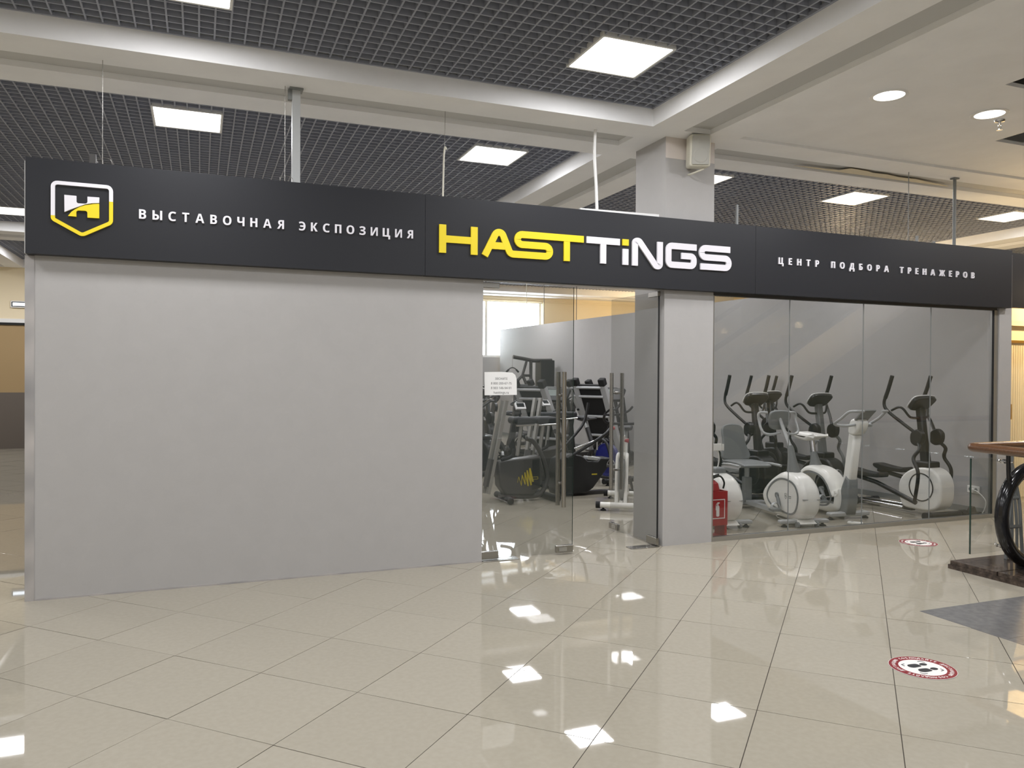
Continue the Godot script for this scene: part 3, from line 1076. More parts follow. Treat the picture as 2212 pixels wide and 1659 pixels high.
func lettering(parent: Node, s: String, x0: float, x1: float, y0: float, y1: float) -> void:
	var g := Node3D.new()
	g.name = "tagline_letters"
	parent.add_child(g, true)
	var meshes := []
	var total := 0.0
	var cap := 0.0
	var ref := text_mesh("Н", 0.1, 0.01, true)
	ref.vertical_alignment = VERTICAL_ALIGNMENT_BOTTOM
	cap = ref.get_aabb().size.y
	var k := (y1 - y0) / cap
	for ch in s:
		if ch == " ":
			meshes.append(null)
			continue
		var m := text_mesh(ch, 0.1 * k, 0.012, true)
		m.vertical_alignment = VERTICAL_ALIGNMENT_BOTTOM
		meshes.append(m)
		total += m.get_aabb().size.x
	var space := (y1 - y0) * 0.42
	var gaps := s.length() - 1
	var gap := (x1 - x0 - total - space * s.count(" ")) / gaps
	var base := ref.get_aabb().position.y * k
	var x := x0
	for m in meshes:
		if m == null:
			x += space + gap
			continue
		var bb: AABB = m.get_aabb()
		var o := put_mesh("letter", m, M["letter white"], g)
		o.position = Vector3(x - bb.position.x, y0 - base, SIGN_Z + 0.006)
		x += bb.size.x + gap

# ---------------------------------------------------------------- hangers above the sign, wall speaker
func hangers_and_speaker() -> void:
	for p in [[-2.818, -0.05, 3.74, "left end"], [-1.585, -0.06, 3.74, "steel post"]]:
		var t := thing("hanging_wire", "thin steel wire with looped clamp holding the sign near its " + p[3], "wire", Vector3(p[0], 2.96, p[1]))
		var b := MB.new()
		b.tube([Vector3(0, 0.03, 0), Vector3(0, p[2] - 2.96, 0)], 0.0025, 6)
		put("wire", b, M["brushed steel"], t)
		b = MB.new()
		b.tube(curve([Vector3(0, 0.1, 0), Vector3(0.05, 0.09, 0), Vector3(0.06, 0.04, 0), Vector3(0.035, -0.005, 0)], 5), 0.002, 6)
		b.tube(curve([Vector3(0, 0.09, 0), Vector3(-0.035, 0.085, 0), Vector3(-0.03, 0.06, 0)], 5), 0.002, 6)
		put("loose_end", b, M["brushed steel"], t)
		b = MB.new()
		b.tube([Vector3(0, 0.0, 0), Vector3(0.004, 0.05, 0)], 0.009, 8)
		put("clamp", b, M["chrome"], t)
	var b := MB.new()
	b.bx(Vector3(-2.9, 2.93, -0.09), Vector3(-2.86, 3.08, -0.05))
	put_top("sign_bracket", b, M["machine charcoal"], "short dark bracket sticking up behind the left end of the sign", "bracket")
	var t := thing("steel_post", "pale grey square steel post hanging from the beam down to the sign", "post", Vector3(-1.5, 2.95, -0.1))
	b = MB.new()
	b.bx(Vector3(-0.03, 0, -0.03), Vector3(0.03, 0.775, 0.03))
	put("post", b, M["bike silver grey"], t)
	b = MB.new()
	b.bx(Vector3(-0.05, 0.775, -0.05), Vector3(0.05, 0.789, 0.05))
	b.bx(Vector3(-0.06, 0.70, -0.02), Vector3(-0.03, 0.78, 0.02))
	put("top_plate", b, M["bike grey"], t)
	t = thing("hanging_cable", "short pale cable hanging from the ceiling grid behind the sign", "cable", Vector3(-0.28, 2.93, -0.25))
	b = MB.new()
	b.tube(curve([Vector3(0.0, 0, 0), Vector3(0.005, 0.25, 0), Vector3(0.01, 0.48, 0), Vector3(0.02, 0.55, 0.0), Vector3(0.03, 0.53, 0)], 5), 0.008, 8)
	put("sleeve", b, M["speaker shell"], t)
	b = MB.new()
	b.tube([Vector3(0.015, 0.53, 0), Vector3(0.02, 0.97, 0)], 0.002, 6)
	put("wire", b, M["brushed steel"], t)
	t = thing("corrugated_conduit", "bent white conduit running from the beam down behind the sign", "conduit", Vector3(1.1, 2.985, -0.08))
	b = MB.new()
	b.tube(curve([Vector3(0.0, 0, 0), Vector3(-0.012, 0.25, 0), Vector3(-0.03, 0.5, 0.005), Vector3(-0.03, 0.68, 0.005), Vector3(-0.02, 0.8, 0)], 8), 0.014, 10)
	put("pipe", b, M["white enamel"], t)
	for p in [[4.8, -0.02, 0.004, "thin"], [5.46, -0.005, 0.017, "thick"]]:
		t = thing("threaded_rod" if p[3] == "thin" else "hanger_pipe", ("thin steel rod" if p[3] == "thin" else "grey steel hanger pipe") + " between beam and sign right of the column", "rod", Vector3(p[0], 2.9, p[1] - 0.03))
		b = MB.new()
		b.tube([Vector3(0, 0, 0), Vector3(0, 0.84, 0)], p[2], 10)
		put("rod", b, M["bike grey"], t)
		if p[3] == "thick":
			b = MB.new()
			b.bx(Vector3(-0.035, 0.825, -0.03), Vector3(0.035, 0.84, 0.03))
			put("flange", b, M["bike grey"], t)
	for p in [[2.6, 0.24], [4.95, 0.11], [5.2, 0.07]]:
		b = MB.new()
		b.bx(Vector3(p[0], 2.9, -0.09), Vector3(p[0] + 0.022, 2.97 + p[1], -0.07))
		put_top("stub_rod", b, M["bike grey"], "short cut steel stub rod sticking up behind the sign", "rod", "stub rods behind the sign")
	# loudspeaker on the column
	t = thing("wall_speaker", "cream wall loudspeaker with round grille high on the grey column", "loudspeaker", Vector3(2.06, 3.44, 0.01), deg_to_rad(-20.0))
	b = MB.new()
	b.rbox(Transform3D(Basis.from_euler(Vector3(deg_to_rad(6), 0, 0)), Vector3(0.0, 0.155, 0.13)), Vector3(0.19, 0.285, 0.16), 0.022)
	put("cabinet", b, M["speaker shell"], t)
	var tf := Transform3D(Basis.from_euler(Vector3(deg_to_rad(6), 0, 0)), Vector3(0.0, 0.155, 0.13))
	b = MB.new()
	b.rbox(tf * Transform3D(Basis(), Vector3(0, 0.0, 0.087)), Vector3(0.158, 0.255, 0.012), 0.01)
	put("front_grille", b, M["speaker grille"], t)
	b = MB.new()
	b.lathe([Vector2(0.0, 0.006), Vector2(0.06, 0.006), Vector2(0.068, 0.003), Vector2(0.07, 0.0)], 28, tf * Transform3D(Basis(Vector3(1, 0, 0), Vector3(0, 0, 1), Vector3(0, -1, 0)), Vector3(0, -0.045, 0.091)))
	put("woofer_cover", b, M["speaker grille"], t)
	b = MB.new()
	b.lathe([Vector2(0.0, 0.004), Vector2(0.022, 0.003), Vector2(0.024, 0.0)], 20, tf * Transform3D(Basis(Vector3(1, 0, 0), Vector3(0, 0, 1), Vector3(0, -1, 0)), Vector3(-0.02, 0.085, 0.091)))
	put("tweeter_cover", b, M["speaker grille"], t)
	b = MB.new()
	b.tube(curve([Vector3(-0.06, -0.02, 0.005), Vector3(-0.05, -0.03, 0.06), Vector3(0.0, -0.02, 0.12), Vector3(0.05, 0.0, 0.14)], 4), 0.009, 8)
	b.bx(Vector3(-0.03, 0.05, 0.0), Vector3(0.03, 0.2, 0.05))
	put("bracket", b, M["speaker shell"], t)

# ---------------------------------------------------------------- railing round the stair well
func railing() -> void:
	var k := struct("trim_3", "dark brown marble kerb round the stair well")
	var b := MB.new()
	for r in [[3.5, 1.52, 9.4, 1.93], [3.5, 1.93, 3.88, 3.25]]:
		b.bx(Vector3(r[0], 0.0, r[1]), Vector3(r[2], 0.035, r[3]))
		b.bx(Vector3(r[0] + 0.012, 0.035, r[1] + 0.012), Vector3(r[2], 0.065, r[3]))
	put("kerb", b, M["brown marble"], k)
	var t := thing("stair_railing", "wooden handrail on black ring posts with glass panels round the stair well", "railing", Vector3(3.6, 0.065, 1.65))
	# handrail: rounded corner at the origin, one arm along x, one along z
	b = MB.new()
	var path := []
	path.append(Vector3(5.6, 0.935, 0.0))
	path.append(Vector3(2.0, 0.935, 0.0))
	for i in 9:
		var a := PI / 2.0 * i / 8
		path.append(Vector3(0.02 - 0.06 * sin(a), 0.935, 0.06 - 0.06 * cos(a)))
	path.append(Vector3(-0.09, 0.935, 0.5))
	path.append(Vector3(-0.2, 0.935, 1.5))
	b.tube(path, 0.036, 14)
	put("handrail", b, M["hand rail wood"], t)
	# glass: one panel along x, more along z
	for x in [[0.045, 0.95], [1.05, 1.95], [2.05, 2.95]]:
		var g := box("glass_panel", Vector3(x[0], 0.055, -0.055), Vector3(x[1], 0.835, -0.045), M["rail glass"], t)
		box("glass_edge", Vector3(x[0] - 0.001, 0.055, -0.056), Vector3(x[0] + 0.004, 0.835, -0.044), M["glass edge"], g)
	for z in [[0.55, 1.4]]:
		box("glass_panel", Vector3(0.045, 0.055, z[0]), Vector3(0.055, 0.835, z[1]), M["rail glass"], t)
	# ring posts stand across the rail
	for p in [[0.31, 0.3], [0.31, 1.4]]:
		b = MB.new()
		var ring := []
		for i in 40:
			var a := TAU * i / 40
			ring.append(Vector3(p[0] + 0.375 * cos(a), 0.42 + 0.375 * sin(a), p[1]))
		b.tube(ring, 0.05, 14, true)
		put("ring_post", b, M["black lacquer"], t)
		b = MB.new()
		b.tube([Vector3(p[0] - 0.3, 0.66, p[1]), Vector3(0.0, 0.92, p[1])], 0.016, 8)
		put("rail_bracket", b, M["black lacquer"], t)
		b = MB.new()
		b.tube([Vector3(p[0] - 0.06, 0.0, p[1]), Vector3(p[0] - 0.06, 0.03, p[1])], 0.09, 12)
		put("post_foot", b, M["black lacquer"], t)
	# perforated cast posts on the arm along x
	for x in [0.5, 1.5, 2.5]:
		b = MB.new()
		for s in [-1.0, 1.0]:
			b.tube(curve([Vector3(x + s * 0.1, 0.0, 0.0), Vector3(x + s * 0.075, 0.25, 0.0), Vector3(x + s * 0.045, 0.5, 0.0), Vector3(x - s * 0.02 - 0.06, 0.9, 0.0)], 6), 0.014, 8)
			b.tube(curve([Vector3(x + s * 0.03, 0.0, 0.0), Vector3(x + s * 0.028, 0.25, 0.0), Vector3(x - 0.02 + s * 0.02, 0.5, 0.0), Vector3(x - 0.06, 0.9, 0.0)], 6), 0.012, 8)
		for y in [0.02, 0.26, 0.5, 0.72]:
			b.tube([Vector3(x - 0.1 + y * 0.06, y, 0), Vector3(x + 0.1 - y * 0.13, y, 0)], 0.016, 8)
		put("cast_post", b, M["bike grey"], t)
	# glass clamps
	for q in [[Vector3(0.42, 0.80, -0.05), Vector3(0, 0, 1)], [Vector3(0.40, 0.1, -0.05), Vector3(0, 0, 1)], [Vector3(0.85, 0.80, -0.05), Vector3(0, 0, 1)]]:
		b = MB.new()
		b.tube([q[0] - q[1] * 0.03, q[0] + q[1] * 0.09], 0.008, 8)
		b.ball(q[0] - q[1] * 0.03, 0.018)
		b.tube([q[0] + q[1] * 0.005, q[0] + q[1] * 0.02], 0.02, 10)
		put("clamp", b, M["chrome"], t)

# ---------------------------------------------------------------- distance stickers on the floor
func floor_stickers() -> void:
	for p in [[1.405, 3.07, "beside the grey stone inlay"], [4.11, 0.71, "in front of the shop window glass"]]:
		var t := thing("floor_sticker", "round red and white footprint sticker on the floor " + p[2], "sticker", Vector3(p[0], 0.0035, p[1]), 0.0)
		var flat := Transform3D(Vector3(1, 0, 0), Vector3(0, 0, -1), Vector3(0, 1, 0), Vector3.ZERO)   # u = x, v = -z
		var b := MB.new()
		b.extr(MB.circle(0, 0, 0.165, 48), -0.002, -0.0004, 0.0, flat)
		put("disc", b, M["sticker white"], t)
		b = MB.new()
		b.ring(MB.circle(0, 0, 0.163, 48), MB.circle(0, 0, 0.116, 48), -0.0004, 0.0, flat)
		put("red_band", b, M["sticker red"], t)
		var st := SurfaceTool.new()
		st.begin(Mesh.PRIMITIVE_TRIANGLES)
		for half in 2:
			var words := "СОБЛЮДАЙТЕ ДИСТАНЦИЮ"
			var start := deg_to_rad(45.0 + 180.0 * half)       # direction of the middle of the phrase
			for i in words.length():
				if words[i] == " ":
					continue
				var a := start - (i - (words.length() - 1) / 2.0 + 4.0) * deg_to_rad(8.6)
				var m := text_mesh(words[i], 0.025, 0.0003, true)
				var up := Vector3(cos(a), 0, -sin(a))
				var right := Vector3(sin(a), 0, cos(a))
				st.append_from(m, 0, Transform3D(Basis(right, up, right.cross(up)), up * 0.139 + Vector3(0, 0.0004, 0)))
		put_mesh("lettering", st.commit(), M["sticker white"], t)
		# two shoe prints pointing to -x
		for s in [-1.0, 1.0]:
			b = MB.new()
			b.extr(MB.blob([Vector2(-0.06, 0.0), Vector2(-0.045, 0.024), Vector2(-0.01, 0.024), Vector2(0.012, 0.015), Vector2(0.012, -0.015), Vector2(-0.01, -0.02), Vector2(-0.045, -0.018)], 4), 0.0, 0.0006, 0.0, flat * Transform3D(Basis(), Vector3(0.0, s * 0.034 - 0.002, -0.0002)))
			b.extr(MB.circle(0.042, 0, 0.022, 16, 0.017), 0.0, 0.0006, 0.0, flat * Transform3D(Basis(), Vector3(0.0, s * 0.034 - 0.002, -0.0002)))
			put("shoe_print", b, M["ink"], t)
		for a in [45.0, 135.0, 225.0, 315.0]:
			b = MB.new()
			var d := Vector2(cos(deg_to_rad(a)), sin(deg_to_rad(a)))
			var c := d * 0.1
			var e := Vector2(-d.y, d.x)
			b.stroke([c + e * 0.018 - d * 0.014, c, c - e * 0.018 - d * 0.014], 0.005, 0.0, 0.0005, flat)
			put("arrow", b, M["ink"], t)

# ---------------------------------------------------------------- machines
func P3(f: float, y: float, s := 0.0) -> Vector3:
	return Vector3(s, y, f)

func V2s(a: Array) -> Array:
	var o := []
	for q in a:
		o.append(Vector2(q[0], q[1]))
	return o

func bar(parent: Node, called: String, pts: Array, r, m: Material, seg := 8, smooth := 0) -> MeshInstance3D:
	var b := MB.new()
	b.tube(curve(pts, smooth) if smooth else pts, r, seg)
	return put(called, b, m, parent)

func foot(parent: Node, f: float, s: float) -> void:
	var b := MB.new()
	b.lathe([Vector2(0.0, 0.0), Vector2(0.034, 0.0), Vector2(0.034, 0.01), Vector2(0.014, 0.022), Vector2(0.01, 0.045)], 14, Transform3D(Basis(), P3(f, 0, s)))
	put("foot", b, M["rubber"], parent)

func crank(parent: Node, f: float, y: float, half: float, r: float, tilt: float, m: Material) -> void:
	for s in [-1.0, 1.0]:
		var d: Vector2 = Vector2(cos(tilt), sin(tilt)) * r * -s
		var c := MB.new()
		c.tube([P3(f, y, s * half), P3(f + d.x, y + d.y, s * (half + 0.03))], [0.022, 0.014], 8)
		c.tube([P3(f, y, s * (half - 0.02)), P3(f, y, s * (half + 0.015))], 0.03, 14)
		var arm := put("crank_arm", c, m, parent)
		var p := MB.new()
		p.rbox(Transform3D(Basis(), P3(f + d.x, y + d.y, s * (half + 0.085))), Vector3(0.1, 0.03, 0.1), 0.008)
		put("pedal", p, m, arm)
		p = MB.new()
		var st := []
		for i in 9:
			var a := PI * i / 8
			st.append(Vector2(-0.048 * cos(a), 0.075 * sin(a)))
		p.stroke(st, 0.004, -0.02, 0.02, Transform3D(Basis(), P3(f + d.x, y + d.y, s * (half + 0.085))))
		put("pedal_strap", p, M["bike silver grey"], arm)

func logo_print(parent: Node, f: float, y: float, s: float) -> void:
	# small shield and two lines of print on the side of a shell
	var t := Transform3D(Vector3(0, 0, 1), Vector3(0, 1, 0), Vector3(-1, 0, 0), P3(f, y, s))
	var b := MB.new()
	b.stroke(V2s([[-0.03, 0.028], [0.005, 0.028], [0.005, -0.012], [-0.0125, -0.028], [-0.03, -0.012]]), 0.004, 0.0, 0.001, t, true)
	b.stroke(V2s([[-0.02, 0.01], [-0.006, -0.004]]), 0.012, 0.0, 0.001, t)
	b.stroke(V2s([[0.03, 0.008], [0.09, 0.008]]), 0.008, 0.0, 0.001, t)
	b.stroke(V2s([[0.03, -0.01], [0.09, -0.01]]), 0.006, 0.0, 0.001, t)
	put("logo_print", b, M["bike grey"], parent)

func side_ring(parent: Node, pts: Array, half: float, wd: float, m: Material) -> void:
	for s in [-1.0, 1.0]:
		var o := []
		for q in MB.blob(V2s(pts), 6):
			o.append(q)
		var b := MB.new()
		b.stroke(o, wd, 0.0, 0.006, Transform3D(Vector3(0, 0, 1), Vector3(0, 1, 0), Vector3(s, 0, 0), P3(0, 0, s * (half - 0.003))), true)
		put("ring_line", b, m, parent)

const EGG := [[-0.19, 0.55], [0.05, 0.505], [0.185, 0.34], [0.15, 0.15], [0.0, 0.06], [-0.25, 0.05], [-0.5, 0.09], [-0.62, 0.2], [-0.6, 0.32], [-0.42, 0.46]]
const EGG_RING := [[-0.154, 0.475], [0.03, 0.445], [0.112, 0.34], [0.09, 0.2], [0.0, 0.125], [-0.2, 0.13], [-0.4, 0.17], [-0.485, 0.25], [-0.44, 0.35], [-0.31, 0.44]]

func recumbent_bike(label: String, at: Vector3, turn: float, mast: bool) -> Node3D:
	var t := thing("recumbent_bike", label, "exercise bike", at, turn)
	var b := MB.new()
	b.extr(MB.blob(V2s(EGG), 6), -0.12, 0.12, 0.075, SIDE, 5)
	var sh := put("shell", b, M["bike white"], t)
	side_ring(sh, EGG_RING, 0.122, 0.02, M["bike grey"])
	logo_print(sh, -0.1, 0.297, -0.121)
	b = MB.new()
	b.stroke(V2s([[0.19, 0.30], [0.10, 0.30]]), 0.004, -0.1, 0.1, SIDE)
	put("shell_seam", b, M["bike grey"], sh)
	crank(t, -0.276, 0.285, 0.12, 0.17, 2.2 + PI, M["bike grey"])
	# foot of the shell and front stabiliser
	b = MB.new()
	b.extr(MB.blob(V2s([[-0.3, 0.03], [-0.3, 0.075], [0.0, 0.085], [0.09, 0.06], [0.1, 0.035]]), 4), -0.1, 0.1, 0.012, SIDE, 2)
	put("base_cover", b, M["bike white"], t)
	b = MB.new()
	b.rbox(Transform3D(Basis(), P3(0.03, 0.055, 0)), Vector3(0.56, 0.04, 0.08), 0.018)
	put("front_stabiliser", b, M["bike silver grey"], t)
	for s in [-0.22, 0.22]:
		foot(t, 0.03, s)
		b = MB.new()
		b.tube([P3(0.1, 0.032, s * 0.5 - 0.012), P3(0.1, 0.032, s * 0.5 + 0.012)], 0.03, 14)
		put("transport_wheel", b, M["bike grey"], t)
	# beam back to the seat
	b = MB.new()
	b.tbox(Transform3D(Basis(), P3(-0.72, 0.075, 0)), Vector3(0.07, 0.045, 1.0))
	put("beam", b, M["bike silver grey"], t)
	b = MB.new()
	b.rbox(Transform3D(Basis(), P3(-1.2, 0.055, 0)), Vector3(0.5, 0.05, 0.09), 0.02)
	put("rear_stabiliser", b, M["bike silver grey"], t)
	for s in [-0.2, 0.2]:
		foot(t, -1.2, s)
	b = MB.new()
	b.rbox(Transform3D(Basis(Vector3(1, 0, 0), Vector3(0, 0, 1), Vector3(0, -1, 0)), P3(-1.16, 0.22, 0)), Vector3(0.09, 0.09, 0.3), 0.012)
	put("seat_column", b, M["bike grey"], t)
	bar(t, "seat_post", [P3(-1.16, 0.36, 0), P3(-1.16, 0.5, 0)], 0.028, M["bike silver grey"], 12)
	b = MB.new()
	b.extr(MB.blob(V2s([[-1.42, 0.5], [-1.42, 0.55], [-1.1, 0.56], [-0.92, 0.54], [-0.92, 0.505], [-1.1, 0.49]]), 4), -0.18, 0.18, 0.025, SIDE, 3)
	put("seat", b, M["bike grey"], t)
	b = MB.new()
	var tb := Transform3D(Basis.from_euler(Vector3(-0.3, 0, 0)), P3(-1.49, 0.74, 0))
	b.extr(MB.blob(V2s([[-0.12, 0.22], [0.12, 0.22], [0.15, 0.0], [0.19, -0.16], [0.12, -0.21], [-0.12, -0.21], [-0.19, -0.16], [-0.15, 0.0]]), 4), -0.025, 0.025, 0.018, tb, 3)
	put("backrest", b, M["bike grey"], t)
	for s in [-1.0, 1.0]:
		bar(t, "seat_handle", [P3(-1.3, 0.5, s * 0.12), P3(-1.3, 0.51, s * 0.24), P3(-1.1, 0.53, s * 0.26), P3(-0.85, 0.53, s * 0.26)], 0.016, M["bike silver grey"], 8, 4)
	if mast:
		var dirv := (P3(-0.23, 0.82) - P3(-0.17, 0.54)).normalized()
		b = MB.new()
		b.tube([P3(-0.155, 0.5), P3(-0.175, 0.6), P3(-0.2, 0.7), P3(-0.235, 0.82)], [0.085, 0.06, 0.042, 0.03], 16)
		put("mast_boot", b, M["bike grey"], t)
		bar(t, "mast", [P3(-0.228, 0.80), P3(-0.45, 1.1)], 0.021, M["bike silver grey"], 12)
		b = MB.new()
		var tc := Transform3D(Basis.from_euler(Vector3(0.28, 0, 0)), P3(-0.46, 1.085, 0))
		b.extr(MB.blob(V2s([[-0.10, 0.10], [0.10, 0.10], [0.125, 0.0], [0.08, -0.1], [-0.08, -0.1], [-0.125, 0.0]]), 5), -0.02, 0.02, 0.012, tc, 3)
		put("console", b, M["bike grey"], t)
		b = MB.new()
		b.rbox(tc * Transform3D(Basis(), Vector3(0, 0.012, -0.021)), Vector3(0.16, 0.11, 0.004), 0.002)
		put("console_screen", b, M["screen"], t)
		for s in [-1.0, 1.0]:
			bar(t, "handlebar", [P3(-0.4, 0.95, s * 0.02), P3(-0.4, 0.93, s * 0.14), P3(-0.43, 0.96, s * 0.215), P3(-0.49, 1.07, s * 0.225), P3(-0.5, 1.16, s * 0.22), P3(-0.48, 1.165, s * 0.13)], 0.014, M["bike silver grey"], 8, 5)
	else:
		b = MB.new()
		b.rbox(Transform3D(Basis(), P3(-0.17, 0.56, 0)), Vector3(0.13, 0.09, 0.15), 0.025)
		put("cap", b, M["bike grey"], t)
		bar(t, "phone_arm", [P3(-0.17, 0.6, 0.0), P3(-0.17, 0.68, 0.015), P3(-0.16, 0.76, 0.0), P3(-0.15, 0.8, -0.03)], 0.007, M["bike white"], 8, 5)
		b = MB.new()
		b.rbox(Transform3D(Basis.from_euler(Vector3(-0.2, 0, 0)), P3(-0.15, 0.815, -0.04)), Vector3(0.15, 0.075, 0.02), 0.008)
		b.bx(P3(-0.14, 0.782, -0.12), P3(-0.11, 0.85, -0.112))
		b.bx(P3(-0.14, 0.782, 0.032), P3(-0.11, 0.85, 0.04))
		put("phone_holder", b, M["bike white"], t)
	return t

func upright_bike(label: String, at: Vector3, turn: float, body: Material, grey: Material, group := "") -> Node3D:
	var t := thing("upright_bike", label, "exercise bike", at, turn, group)
	var b := MB.new()
	b.extr(MB.blob(V2s([[-0.47, 0.54], [-0.26, 0.5], [-0.12, 0.39], [-0.07, 0.30], [-0.02, 0.33], [0.0, 0.2], [-0.06, 0.07], [-0.3, 0.04], [-0.6, 0.06], [-0.76, 0.2], [-0.74, 0.38], [-0.63, 0.5]]), 5), -0.12, 0.12, 0.06, SIDE, 4)
	var sh := put("shell", b, body, t)
	side_ring(sh, [[-0.4, 0.465], [-0.24, 0.41], [-0.13, 0.27], [-0.12, 0.18], [-0.22, 0.115], [-0.5, 0.12], [-0.65, 0.2], [-0.66, 0.33], [-0.56, 0.44]], 0.122, 0.02, grey)
	logo_print(sh, -0.45, 0.29, -0.121)
	crank(t, -0.274, 0.292, 0.12, 0.17, 2.35 + PI, grey)
	b = MB.new()
	b.extr(PackedVector2Array([Vector2(-0.16, 0.05), Vector2(0.07, 0.05), Vector2(0.1, 0.2), Vector2(0.1, 0.44), Vector2(0.05, 0.48), Vector2(-0.01, 0.36), Vector2(-0.06, 0.18)]), -0.07, 0.07, 0.02, SIDE, 3)
	put("mast_base", b, grey, t)
	b = MB.new()
	b.extr(PackedVector2Array([Vector2(-0.04, 0.3), Vector2(0.06, 0.37), Vector2(0.105, 0.45), Vector2(0.172, 0.93), Vector2(0.075, 0.96), Vector2(0.0, 0.5)]), -0.055, 0.055, 0.025, SIDE, 3)
	put("mast", b, body, t)
	b = MB.new()
	b.extr(MB.blob(V2s([[0.075, 0.955], [0.175, 0.935], [0.24, 1.0], [0.26, 1.08], [0.2, 1.11], [0.11, 1.09]]), 4), -0.065, 0.065, 0.025, SIDE, 3)
	put("mast_head", b, body, t)
	b = MB.new()
	b.tbox(Transform3D(Basis.from_euler(Vector3(0.85, 0, 0)), P3(0.27, 1.155, 0)), Vector3(0.17, 0.17, 0.015))
	put("tablet_holder", b, grey, t)
	for s in [-1.0, 1.0]:
		bar(t, "handlebar", [P3(0.2, 1.05, s * 0.05), P3(0.16, 1.035, s * 0.17), P3(0.08, 1.05, s * 0.235), P3(0.2, 1.12, s * 0.245), P3(0.3, 1.19, s * 0.235), P3(0.36, 1.2, s * 0.2), P3(0.38, 1.2, s * 0.11)], 0.0155, M["bike silver grey"] if body == M["bike white"] else grey, 8, 5)
	b = MB.new()
	b.tube([P3(-0.52, 0.5), P3(-0.54, 0.58), P3(-0.565, 0.68)], [0.085, 0.055, 0.034], 16)
	put("seat_boot", b, grey, t)
	bar(t, "seat_post", [P3(-0.56, 0.66), P3(-0.6, 0.83)], 0.03, M["chrome"], 14)
	b = MB.new()
	b.extr(MB.blob(V2s([[-0.82, 0.84], [-0.8, 0.905], [-0.62, 0.905], [-0.45, 0.895], [-0.42, 0.87], [-0.52, 0.845], [-0.62, 0.81]]), 4), -0.1, 0.1, 0.04, SIDE, 4)
	put("seat", b, body if body == M["bike white"] else M["pad"], t)
	for f in [[0.02, 0.26], [-0.62, 0.2]]:
		b = MB.new()
		b.rbox(Transform3D(Basis(), P3(f[0], 0.055, 0)), Vector3(f[1] * 2.0, 0.05, 0.09), 0.022)
		put("stabiliser", b, M["bike silver grey"] if body == M["bike white"] else grey, t)
		for s in [-1.0, 1.0]:
			foot(t, f[0], s * (f[1] - 0.03))
	return t

